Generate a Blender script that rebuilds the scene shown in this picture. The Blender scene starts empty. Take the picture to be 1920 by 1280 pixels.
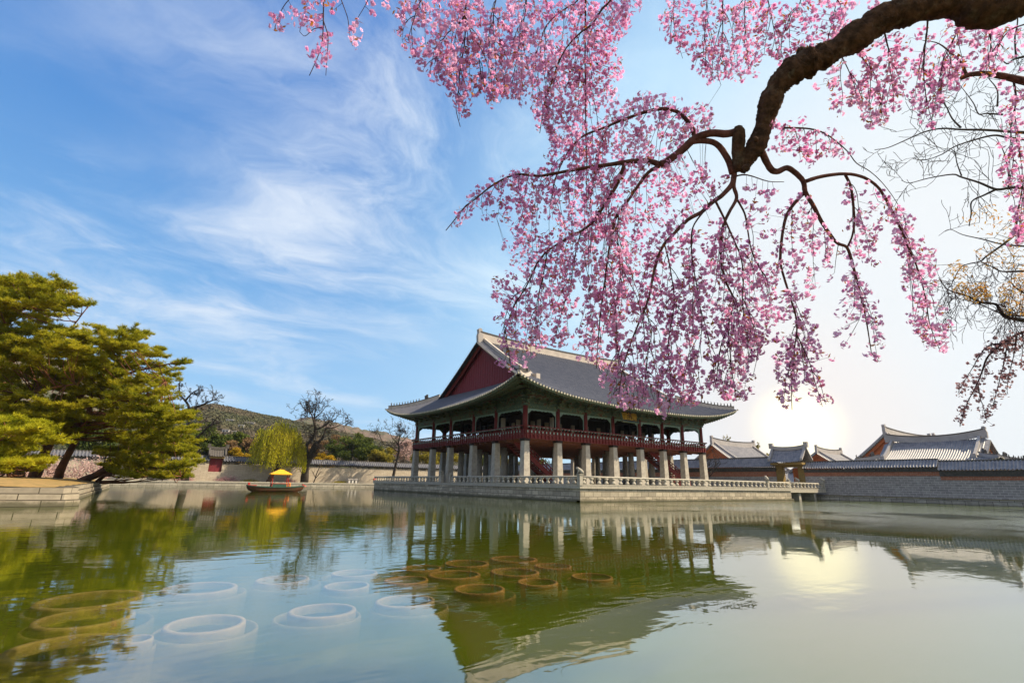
import bpy, math, numpy as np
from mathutils import Vector, Matrix
R = math.radians
rng = np.random.default_rng(7)
sc = bpy.context.scene
COL = sc.collection

# ------------------------------------------------------------------ camera
CAM = np.array([-35.362, -47.044, 1.575]); YAW, PIT, ROL, FPX = R(54.732), R(15.81), R(1.009), 937.757
_f = np.array([math.cos(YAW)*math.cos(PIT), math.sin(YAW)*math.cos(PIT), math.sin(PIT)])
_r0 = np.array([math.sin(YAW), -math.cos(YAW), 0.0]); _u0 = np.cross(_r0, _f)
_r = math.cos(ROL)*_r0 + math.sin(ROL)*_u0; _u = -math.sin(ROL)*_r0 + math.cos(ROL)*_u0
cd = bpy.data.cameras.new('camera'); cam = bpy.data.objects.new('camera', cd); COL.objects.link(cam)
M = Matrix.Identity(4)
for i in range(3):
    M[i][0], M[i][1], M[i][2], M[i][3] = _r[i], _u[i], -_f[i], CAM[i]
cam.matrix_world = M
cd.sensor_width = 36; cd.lens = 36*FPX/1920; cd.clip_start = 0.05; cd.clip_end = 20000
sc.camera = cam

def ray(x, y): return _f + _r*(x-960)/FPX - _u*(y-640)/FPX
def P(x, y, depth): return CAM + ray(x, y)*depth                     # a point at a given distance along the view axis
def gnd(x, y, z=0.0):
    d = ray(x, y); return CAM + d*(z-CAM[2])/d[2]
def onx(x, y, X):
    d = ray(x, y); return CAM + d*(X-CAM[0])/d[0]
def ony(x, y, Y):
    d = ray(x, y); return CAM + d*(Y-CAM[1])/d[1]

# ------------------------------------------------------------------ sun, sky
SEL, SAZ = R(45), R(-37)               # elevation; direction in plan from +x
SUN = np.array([math.cos(SAZ)*math.cos(SEL), math.sin(SAZ)*math.cos(SEL), math.sin(SEL)])
sd = bpy.data.lights.new('sun', 'SUN'); sun = bpy.data.objects.new('sun', sd); COL.objects.link(sun)
sd.energy = 5.0; sd.angle = R(0.5); sd.color = (1.0, 0.84, 0.60)
sun.rotation_euler = Vector(-SUN).to_track_quat('-Z', 'Y').to_euler()

W = bpy.data.worlds.new('World'); sc.world = W; W.use_nodes = True
nt = W.node_tree; nt.nodes.clear()
class G:
    """tiny node helper"""
    def __init__(s, nt): s.nt = nt
    def n(s, t, **k):
        o = s.nt.nodes.new(t)
        for a, b in k.items(): setattr(o, a, b)
        return o
    def put(s, sock, v):
        if isinstance(v, bpy.types.NodeSocket): s.nt.links.new(v, sock)
        elif v is not None:
            try: sock.default_value = v
            except Exception: sock.default_value = (*v, 1.0) if len(v) == 3 else v
    def m(s, op, a, b=None, c=None, clamp=False):
        o = s.n('ShaderNodeMath', operation=op); o.use_clamp = clamp
        s.put(o.inputs[0], a); s.put(o.inputs[1], b); s.put(o.inputs[2], c); return o.outputs[0]
    def vm(s, op, a, b=None, out=0):
        o = s.n('ShaderNodeVectorMath', operation=op); s.put(o.inputs[0], a); s.put(o.inputs[1], b); return o.outputs[out]
    def mix(s, f, a, b, mode='MIX'):
        o = s.n('ShaderNodeMix', data_type='RGBA', blend_type=mode); o.clamp_factor = True
        s.put(o.inputs[0], f); s.put(o.inputs[6], a); s.put(o.inputs[7], b); return o.outputs[2]
    def noise(s, v, scale, detail=4, rough=0.55, dist=0.0, out=0):
        o = s.n('ShaderNodeTexNoise'); s.put(o.inputs['Vector'], v); s.put(o.inputs['Scale'], scale)
        o.inputs['Detail'].default_value = detail; o.inputs['Roughness'].default_value = rough
        o.inputs['Distortion'].default_value = dist; return o.outputs[out]
    def ramp(s, f, a, b, A=0.0, B=1.0, smooth=True):
        o = s.n('ShaderNodeMapRange'); o.interpolation_type = 'SMOOTHSTEP' if smooth else 'LINEAR'
        s.put(o.inputs[0], f)
        for i, v in enumerate((a, b, A, B)): o.inputs[i+1].default_value = v
        return o.outputs[0]
    def comb(s, x, y, z):
        o = s.n('ShaderNodeCombineXYZ'); s.put(o.inputs[0], x); s.put(o.inputs[1], y); s.put(o.inputs[2], z); return o.outputs[0]
    def sep(s, v):
        o = s.n('ShaderNodeSeparateXYZ'); s.put(o.inputs[0], v); return o.outputs
def norm(v): v = np.array(v, float); return v/np.linalg.norm(v)
g = G(nt)
sky = g.n('ShaderNodeTexSky', sky_type='NISHITA'); sky.sun_disc = False
sky.sun_elevation = SEL; sky.sun_rotation = math.atan2(SUN[0], SUN[1]); sky.air_density = 1.0; sky.dust_density = 0.4; sky.ozone_density = 2.5
CLA, CLL = -30, (4.6, 4.3, 0)
dirv = g.vm('NORMALIZE', g.n('ShaderNodeTexCoord').outputs['Generated'])
hs = g.n('ShaderNodeHueSaturation'); hs.inputs['Saturation'].default_value = 1.25; hs.inputs['Hue'].default_value = 0.494
g.put(hs.inputs['Color'], g.mix(1.0, sky.outputs[0], (0.105, 0.105, 0.105, 1), 'MULTIPLY'))
def dot(v): return g.vm('DOT_PRODUCT', dirv, tuple(float(a) for a in v), out=1)
x, y, z = g.sep(dirv)
grad = g.mix(g.ramp(z, 0.02, 0.75), (0.23, 0.54, 0.90, 1), (0.015, 0.185, 0.62, 1))
base = g.mix(0.72, hs.outputs[0], grad)
# cirrus: streaks on a flat layer far above, seen in perspective
zc = g.m('ADD', g.m('MAXIMUM', z, 0.0), 0.16)
cp = g.comb(g.m('DIVIDE', x, zc), g.m('DIVIDE', y, zc), 0.0)
def cirrus(ang, sx, sy, loc, scale, lo, hi, cov_lo, cov_hi):
    mp = g.n('ShaderNodeMapping'); mp.inputs['Rotation'].default_value = (0, 0, R(ang)); mp.inputs['Scale'].default_value = (sx, sy, 1); mp.inputs['Location'].default_value = loc
    g.put(mp.inputs['Vector'], cp)
    wp = g.vm('ADD', mp.outputs[0], g.vm('MULTIPLY', g.noise(mp.outputs[0], 0.9, 4, out=1), (0.9, 0.9, 0)))
    return g.m('MULTIPLY', g.ramp(g.noise(wp, scale, 10, 0.66, 0.35), lo, hi), g.ramp(g.noise(wp, scale*0.42, 3, 0.5), cov_lo, cov_hi, 0.05, 1.0))
cl = g.m('MAXIMUM', cirrus(CLA, 0.72, 1.1, CLL, 1.35, 0.40, 0.74, 0.43, 0.57), g.m('MULTIPLY', cirrus(CLA+25, 0.5, 1.2, (7.7, 3.1, 0), 0.8, 0.45, 0.85, 0.45, 0.62), 0.8))
cold = g.mix(g.m('MULTIPLY', g.m('MULTIPLY', cl, 1.0), g.ramp(z, 0.0, 0.12)), base, (0.74, 0.80, 0.88, 1))
cold = g.mix(g.ramp(z, 0.30, -0.02, 0.0, 0.45), cold, (0.50, 0.68, 0.86, 1))
vd = dot(norm(ray(1760, 640)))
cold = g.mix(g.m('MULTIPLY', g.m('POWER', g.ramp(vd, 0.42, 0.95), 1.3), 0.85), cold, (0.50, 0.76, 0.92, 1))
veil = g.ramp(vd, 0.79, 0.99)
cold = g.mix(g.m('MULTIPLY', veil, 0.95), cold, (0.76, 0.775, 0.79, 1))
glow = dot(norm(ray(1495, 800)))
gl1 = g.m('POWER', g.ramp(glow, 0.955, 1.0), 2.5)
gl2 = g.m('POWER', g.ramp(glow, 0.9935, 1.0), 5.0)
cold = g.mix(g.m('MULTIPLY', gl1, 0.5), cold, (0.92, 0.76, 0.66, 1))
cold = g.mix(g.m('MULTIPLY', gl2, 0.9), cold, (1.7, 1.5, 0.95, 1))
# bright haze round the sun itself; fill light added in unseen sky behind viewer
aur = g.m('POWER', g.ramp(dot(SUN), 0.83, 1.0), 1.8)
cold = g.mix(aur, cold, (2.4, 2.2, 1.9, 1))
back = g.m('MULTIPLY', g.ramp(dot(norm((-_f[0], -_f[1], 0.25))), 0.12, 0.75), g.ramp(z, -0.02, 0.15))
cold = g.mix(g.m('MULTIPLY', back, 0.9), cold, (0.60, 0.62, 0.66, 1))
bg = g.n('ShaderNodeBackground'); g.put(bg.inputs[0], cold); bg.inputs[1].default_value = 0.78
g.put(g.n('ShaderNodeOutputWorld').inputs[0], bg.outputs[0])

sc.view_settings.view_transform = 'Standard'; sc.view_settings.look = 'None'; sc.view_settings.exposure = 0.62; sc.view_settings.gamma = 1.0
sc.render.engine = 'CYCLES'
try:
    sc.cycles.use_denoising = True; sc.cycles.denoiser = 'OPENIMAGEDENOISE'
except Exception: pass
sc.cycles.max_bounces = 6; sc.cycles.diffuse_bounces = 2; sc.cycles.glossy_bounces = 3; sc.cycles.transmission_bounces = 4
sc.cycles.transparent_max_bounces = 8; sc.cycles.caustics_reflective = False; sc.cycles.caustics_refractive = False

# ------------------------------------------------------------------ materials
MAT = {}
def newmat(name):
    m = bpy.data.materials.new(name); m.use_nodes = True; MAT[name] = m
    g = G(m.node_tree); b = m.node_tree.nodes['Principled BSDF']
    return m, g, b
def plain(name, a, b=None, scale=3.0, rough=0.75, bump=0.0, bscale=20.0, spec=0.3, stain=None):
    """two-tone noisy surface with optional fine relief"""
    m, g, bs = newmat(name)
    co = g.n('ShaderNodeTexCoord').outputs['Object']
    b = b or tuple(c*0.7 for c in a)
    f = g.ramp(g.noise(co, scale, 6, 0.6), 0.32, 0.68)
    c = g.mix(f, (*a, 1), (*b, 1))
    if stain:
        c = g.mix(g.ramp(g.noise(co, scale*0.35, 5, 0.7), 0.52, 0.72, 0, 0.8), c, (*stain, 1))
    g.put(bs.inputs['Base Color'], c); bs.inputs['Roughness'].default_value = rough
    bs.inputs['Specular IOR Level'].default_value = spec
    if bump:
        bn = g.n('ShaderNodeBump'); bn.inputs['Strength'].default_value = bump; bn.inputs['Distance'].default_value = 0.03
        g.put(bn.inputs['Height'], g.noise(co, bscale, 4, 0.6)); g.put(bs.inputs['Normal'], bn.outputs[0])
    return m
def blocks(name, a, b, mortar, bw, bh, msize=0.02, rough=0.85, stain=None, off=0.5, bump=0.6, wet=False):
    """coursed stone or brick on upright axis-aligned faces: u = x+y, v = z"""
    m, g, bs = newmat(name)
    co = g.n('ShaderNodeTexCoord').outputs['Object']; x, y, z = g.sep(co)
    wob = g.noise(co, 0.7, 2)
    v = g.comb(g.m('ADD', x, y), g.m('ADD', z, g.m('MULTIPLY', wob, 0.02)), 0.0)
    br = g.n('ShaderNodeTexBrick'); br.offset = off
    g.put(br.inputs['Vector'], v); br.inputs['Scale'].default_value = 1.0
    br.inputs['Brick Width'].default_value = bw; br.inputs['Row Height'].default_value = bh
    br.inputs['Mortar Size'].default_value = msize; br.inputs['Mortar Smooth'].default_value = 0.3
    br.inputs['Color1'].default_value = (*a, 1); br.inputs['Color2'].default_value = (*b, 1); br.inputs['Mortar'].default_value = (*mortar, 1)
    c = g.mix(g.ramp(g.noise(co, 2.3, 6, 0.65), 0.3, 0.75, 0, 0.5), br.outputs[0], (*(t*0.6 for t in b), 1))
    if stain: c = g.mix(g.ramp(g.noise(co, 0.8, 5, 0.7), 0.52, 0.7, 0, 0.75), c, (*stain, 1))
    if wet: c = g.mix(g.ramp(g.m('ADD', z, g.m('MULTIPLY', g.noise(co, 1.3, 5, 0.7), -0.5)), 0.10, -0.16, 0, 0.8), c, (0.085, 0.080, 0.045, 1))
    g.put(bs.inputs['Base Color'], c); bs.inputs['Roughness'].default_value = rough; bs.inputs['Specular IOR Level'].default_value = 0.2
    bn = g.n('ShaderNodeBump'); bn.inputs['Strength'].default_value = bump; bn.inputs['Distance'].default_value = 0.03; bn.invert = True
    g.put(bn.inputs['Height'], g.m('SUBTRACT', br.outputs[1], g.m('MULTIPLY', g.noise(co, 9, 4), 0.5))); g.put(bs.inputs['Normal'], bn.outputs[0])
    return m
def leafmat(name, a, b, trans=0.45, scale=0.6, tcol=None, wn=0.35):
    """thin leaf or petal: diffuse + light passing through, colour varies per leaf and per clump"""
    m, g, bs = newmat(name)
    nodes = m.node_tree.nodes; nodes.remove(bs)
    out = nodes['Material Output']
    at = g.n('ShaderNodeAttribute', attribute_name='tint').outputs['Fac']
    co = g.n('ShaderNodeTexCoord').outputs['Object']
    f = g.m('ADD', g.m('MULTIPLY', at, 1-wn), g.m('MULTIPLY', g.ramp(g.noise(co, scale, 4, 0.65), 0.35, 0.65), wn))
    c = g.mix(f, (*a, 1), (*b, 1))
    d = g.n('ShaderNodeBsdfDiffuse'); g.put(d.inputs[0], c)
    t = g.n('ShaderNodeBsdfTranslucent'); g.put(t.inputs[0], g.mix(1.0, c, (*(tcol or (1, 1, 1)), 1), 'MULTIPLY'))
    mx = g.n('ShaderNodeMixShader'); mx.inputs[0].default_value = trans
    g.put(mx.inputs[1], d.outputs[0]); g.put(mx.inputs[2], t.outputs[0]); g.put(out.inputs[0], mx.outputs[0])
    return m
def painted(name, cols, scale):
    """painted timber patterns (green ground with coloured bands)"""
    m, g, bs = newmat(name)
    co = g.n('ShaderNodeTexCoord').outputs['Object']; x, y, z = g.sep(co)
    u = g.m('ADD', x, y)
    w = g.n('ShaderNodeTexVoronoi'); w.inputs['Scale'].default_value = scale; g.put(w.inputs['Vector'], g.comb(u, g.m('MULTIPLY', z, 1.6), 0.0))
    cr = g.n('ShaderNodeValToRGB'); cr.color_ramp.interpolation = 'CONSTANT'
    els = cr.color_ramp.elements
    for i, (p, c) in enumerate(cols):
        e = els[i] if i < 2 else els.new(p)
        e.position = p; e.color = (*c, 1)
    g.put(cr.inputs[0], w.outputs[0]); g.put(bs.inputs['Base Color'], cr.outputs[0]); bs.inputs['Roughness'].default_value = 0.7
    return m

plain('granite', (0.44, 0.41, 0.35), (0.33, 0.30, 0.26), 2.2, 0.85, 0.4, 30, 0.2, (0.22, 0.20, 0.17))
plain('pale_stone', (0.46, 0.42, 0.35), (0.36, 0.33, 0.27), 4.0, 0.85, 0.4, 30, 0.2)
blocks('terrace_blocks', (0.56, 0.49, 0.37), (0.33, 0.29, 0.22), (0.06, 0.05, 0.04), 1.15, 0.46, 0.026, wet=True, stain=(0.21, 0.19, 0.14))
blocks('bank_blocks', (0.46, 0.39, 0.29), (0.34, 0.29, 0.22), (0.06, 0.05, 0.035), 1.7, 0.32, 0.025, wet=True, stain=(0.24, 0.20, 0.14))
blocks('shore_blocks', (0.50, 0.46, 0.38), (0.33, 0.30, 0.25), (0.07, 0.06, 0.05), 1.3, 0.42, 0.03, stain=(0.17, 0.155, 0.12))
blocks('grey_brick', (0.37, 0.345, 0.33), (0.27, 0.25, 0.245), (0.55, 0.51, 0.47), 0.75, 0.30, 0.03, off=0.5, bump=0.2)
blocks('red_brick', (0.44, 0.165, 0.095), (0.36, 0.125, 0.075), (0.42, 0.30, 0.22), 0.5, 0.20, 0.02, bump=0.2)
blocks('pale_brick', (0.55, 0.48, 0.38), (0.45, 0.38, 0.30), (0.26, 0.23, 0.19), 1.2, 0.27, 0.025, bump=0.2)
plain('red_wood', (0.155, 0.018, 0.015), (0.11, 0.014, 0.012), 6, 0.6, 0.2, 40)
plain('gable_wood', (0.19, 0.022, 0.030), (0.145, 0.018, 0.024), 3, 0.65, 0.2, 40)
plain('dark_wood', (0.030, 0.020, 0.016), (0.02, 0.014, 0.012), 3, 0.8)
plain('floor_wood', (0.16, 0.055, 0.025), (0.11, 0.038, 0.02), 3, 0.7)
plain('tan_panel', (0.42, 0.35, 0.24), (0.34, 0.28, 0.2), 2, 0.8)
plain('orange_wood', (0.50, 0.145, 0.045), (0.40, 0.11, 0.04), 2, 0.7)
plain('tile', (0.072, 0.076, 0.098), (0.108, 0.110, 0.130), 1.3, 0.6, 0.3, 12, 0.4)
plain('palace_tile', (0.155, 0.155, 0.18), (0.255, 0.245, 0.255), 1.5, 0.5, 0.3, 12, 0.5)
plain('plaster', (0.53, 0.47, 0.42), (0.43, 0.38, 0.34), 1.2, 0.9, 0.2, 10, 0.2, (0.38, 0.33, 0.28))
plain('grey_plaster', (0.40, 0.37, 0.36), (0.32, 0.30, 0.29), 1.2, 0.9, 0.2, 10)
plain('dark_tile', (0.10, 0.09, 0.085), (0.07, 0.065, 0.06), 4, 0.8)
plain('tile_end', (0.56, 0.53, 0.42), (0.32, 0.30, 0.24), 4, 0.8)
plain('teal_paint', (0.26, 0.37, 0.32), (0.18, 0.28, 0.24), 3, 0.7)
plain('ochre_paint', (0.30, 0.19, 0.055), (0.22, 0.16, 0.06), 5, 0.7)
painted('green_paint', [(0.0, (0.17, 0.19, 0.09)), (0.12, (0.065, 0.095, 0.055)), (0.34, (0.045, 0.085, 0.06)), (0.55, (0.10, 0.13, 0.07)), (0.7, (0.09, 0.05, 0.03))], 1.6)
painted('eave_paint', [(0.0, (0.16, 0.14, 0.06)), (0.2, (0.055, 0.085, 0.05)), (0.55, (0.075, 0.10, 0.055)), (0.75, (0.11, 0.07, 0.03))], 3.0)
plain('black_board', (0.012, 0.012, 0.014), (0.02, 0.02, 0.02), 3, 0.5)
plain('gold_paint', (0.62, 0.36, 0.04), (0.55, 0.30, 0.03), 5, 0.4)
plain('bark', (0.115, 0.065, 0.040), (0.040, 0.025, 0.017), 14, 0.95, 1.0, 34, 0.1, (0.15, 0.125, 0.09))
plain('grey_bark', (0.085, 0.070, 0.062), (0.045, 0.038, 0.034), 5, 0.95, 0.6, 20, 0.1)
plain('limb_bark', (0.16, 0.070, 0.055), (0.07, 0.034, 0.028), 12, 0.9, 0.8, 30, 0.1)
plain('twig_bark', (0.085, 0.040, 0.038), (0.05, 0.027, 0.024), 8, 0.9)
plain('pine_bark', (0.25, 0.105, 0.050), (0.10, 0.058, 0.040), 1.1, 0.95, 0.8, 10, 0.1)
plain('lawn_dry', (0.34, 0.215, 0.085), (0.24, 0.17, 0.065), 1.8, 0.95, 0.6, 9, 0.1, (0.15, 0.13, 0.05))
plain('bank_soil', (0.27, 0.215, 0.12), (0.20, 0.17, 0.09), 0.8, 0.95, 0.6, 6, 0.1, (0.12, 0.13, 0.045))
leafmat('wood_mass', (0.070, 0.080, 0.038), (0.132, 0.102, 0.072), 0.1, 0.014, None, 0.78)
plain('tub_clay', (0.46, 0.33, 0.16), (0.35, 0.25, 0.115), 6, 0.9, 0.3, 20, 0.2, (0.30, 0.21, 0.09))
plain('tub_algae', (0.46, 0.24, 0.06), (0.30, 0.16, 0.045), 6, 0.9, 0.3, 20, 0.2, (0.09, 0.06, 0.02))
plain('tub_mossy', (0.38, 0.27, 0.08), (0.27, 0.19, 0.055), 6, 0.9, 0.3, 20, 0.2, (0.16, 0.12, 0.03))
plain('tub_soil', (0.018, 0.012, 0.006), (0.035, 0.024, 0.010), 7, 0.95)
plain('mud', (0.11, 0.11, 0.03), (0.075, 0.08, 0.02), 4, 0.95)
plain('boat_hull', (0.10, 0.032, 0.015), (0.06, 0.04, 0.016), 1.2, 0.5)
plain('boat_green', (0.045, 0.11, 0.08), (0.03, 0.08, 0.06), 3, 0.5)
plain('boat_red', (0.55, 0.05, 0.03), (0.42, 0.04, 0.03), 3, 0.5)
plain('boat_orange', (0.75, 0.25, 0.04), (0.6, 0.2, 0.04), 3, 0.5)
plain('canopy_yellow', (0.80, 0.42, 0.02), (0.70, 0.36, 0.02), 2, 0.7)
plain('white_paint', (0.62, 0.60, 0.56), (0.52, 0.50, 0.47), 2, 0.7)
plain('window_glass', (0.05, 0.06, 0.07), (0.04, 0.045, 0.05), 2, 0.15, spec=0.6)
plain('iron', (0.05, 0.05, 0.05), None, 3, 0.5)
leafmat('pine_needles', (0.17, 0.21, 0.014), (0.56, 0.48, 0.035), 0.45, 0.3)
leafmat('young_needles', (0.25, 0.29, 0.014), (0.60, 0.54, 0.035), 0.45, 0.3)
leafmat('willow_leaves', (0.50, 0.50, 0.016), (0.80, 0.72, 0.045), 0.55, 0.3)
leafmat('far_pine_leaves', (0.05, 0.075, 0.020), (0.13, 0.155, 0.03), 0.3, 0.15)
leafmat('spring_leaves', (0.20, 0.18, 0.03), (0.36, 0.29, 0.045), 0.4, 0.2)
leafmat('forsythia', (0.40, 0.27, 0.02), (0.55, 0.36, 0.025), 0.4, 0.2)
leafmat('brown_buds', (0.17, 0.105, 0.055), (0.26, 0.17, 0.085), 0.3, 0.2)
leafmat('far_blossom', (0.52, 0.36, 0.34), (0.66, 0.50, 0.46), 0.4, 0.3)
leafmat('orange_leaves', (0.50, 0.20, 0.04), (0.62, 0.42, 0.10), 0.5, 2.0)
leafmat('petals', (0.74, 0.32, 0.56), (0.94, 0.74, 0.86), 0.62, 1.1, (1.0, 0.84, 1.0))
leafmat('pale_petals', (0.42, 0.20, 0.22), (0.62, 0.40, 0.40), 0.45, 1.4)
leafmat('bronze_leaves', (0.38, 0.10, 0.02), (0.50, 0.24, 0.04), 0.5, 2.0)

# water: clear skin over murky green
def make_water():
    m, g, bs = newmat('water'); nodes = m.node_tree.nodes; nodes.remove(bs); out = nodes['Material Output']
    co = g.n('ShaderNodeTexCoord').outputs['Object']
    n1 = g.noise(co, 2.4, 3, 0.5, 0.4); n2 = g.noise(co, 0.55, 2, 0.5, 0.3)
    st = g.n('ShaderNodeMapping'); st.inputs['Rotation'].default_value = (0, 0, R(-35)); st.inputs['Scale'].default_value = (0.5, 1.6, 1)
    g.put(st.inputs['Vector'], co)
    n3 = g.noise(st.outputs[0], 1.6, 2, 0.5, 0.6)
    wind = g.ramp(g.noise(co, 0.045, 3, 0.6), 0.42, 0.62, 0.35, 1.0)
    h = g.m('ADD', g.m('ADD', g.m('MULTIPLY', n1, 0.0028), g.m('MULTIPLY', n2, 0.008)), g.m('MULTIPLY', n3, 0.0055))
    px_, py_, pz_ = g.sep(co)
    gust = g.m('MULTIPLY', g.m('MULTIPLY', g.ramp(px_, -14, 12), g.ramp(py_, -11, -19)), g.ramp(g.noise(co, 0.09, 3, 0.6), 0.34, 0.56))
    nf_ = g.noise(co, 5.5, 3, 0.6, 0.3)
    h = g.m('ADD', g.m('MULTIPLY', h, wind), g.m('MULTIPLY', g.m('MULTIPLY', nf_, 0.050), gust))
    bn = g.n('ShaderNodeBump'); bn.inputs['Strength'].default_value = 1.0; bn.inputs['Distance'].default_value = 1.0
    g.put(bn.inputs['Height'], h)
    # mirror share by angle (Schlick), the same seen from above and below the skin
    cosn = g.m('ABSOLUTE', g.vm('DOT_PRODUCT', g.n('ShaderNodeNewGeometry').outputs['Incoming'], bn.outputs[0], out=1))
    frs = g.m('ADD', g.m('MULTIPLY', g.m('POWER', g.m('SUBTRACT', 1.0, cosn, clamp=True), 2.4), 0.94), 0.05)
    gl = g.n('ShaderNodeBsdfGlossy'); gl.inputs['Roughness'].default_value = 0.03; g.put(gl.inputs['Normal'], bn.outputs[0])
    tr = g.n('ShaderNodeBsdfTransparent'); tr.inputs[0].default_value = (0.97, 0.98, 0.94, 1)
    s = g.n('ShaderNodeMixShader'); g.put(s.inputs[0], frs); g.put(s.inputs[1], tr.outputs[0]); g.put(s.inputs[2], gl.outputs[0])
    g.put(out.inputs[0], s.outputs[0])
    # murky green body: scatter and absorb evenly
    vs = g.n('ShaderNodeVolumeScatter'); vs.inputs['Color'].default_value = (*MURK, 1); vs.inputs['Density'].default_value = MDEN
    va = g.n('ShaderNodeVolumeAbsorption'); va.inputs['Color'].default_value = (*MURK, 1); va.inputs['Density'].default_value = MDEN
    ad = g.n('ShaderNodeAddShader'); g.put(ad.inputs[0], vs.outputs[0]); g.put(ad.inputs[1], va.outputs[0]); g.put(out.inputs[1], ad.outputs[0])
MURK, MDEN = (0.31, 0.40, 0.025), 1.6
make_water()
def make_hill():
    m, g, bs = newmat('hill_woods')
    co = g.n('ShaderNodeTexCoord').outputs['Object']
    a = g.noise(co, 0.012, 5, 0.6); b = g.noise(co, 0.09, 6, 0.7); x, y, z = g.sep(co)
    c = g.mix(g.ramp(a, 0.38, 0.62), (0.155, 0.105, 0.075, 1), (0.075, 0.085, 0.040, 1))
    c = g.mix(g.ramp(b, 0.45, 0.62, 0, 0.85), c, (0.20, 0.145, 0.115, 1))
    c = g.mix(g.ramp(g.noise(co, 0.05, 4, 0.7), 0.56, 0.66, 0, 0.8), c, (0.06, 0.075, 0.03, 1))
    g.put(bs.inputs['Base Color'], c); bs.inputs['Roughness'].default_value = 1.0; bs.inputs['Specular IOR Level'].default_value = 0.0
    bn = g.n('ShaderNodeBump'); bn.inputs['Strength'].default_value = 1.0; bn.inputs['Distance'].default_value = 6.0
    g.put(bn.inputs['Height'], b); g.put(bs.inputs['Normal'], bn.outputs[0])
make_hill()

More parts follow.
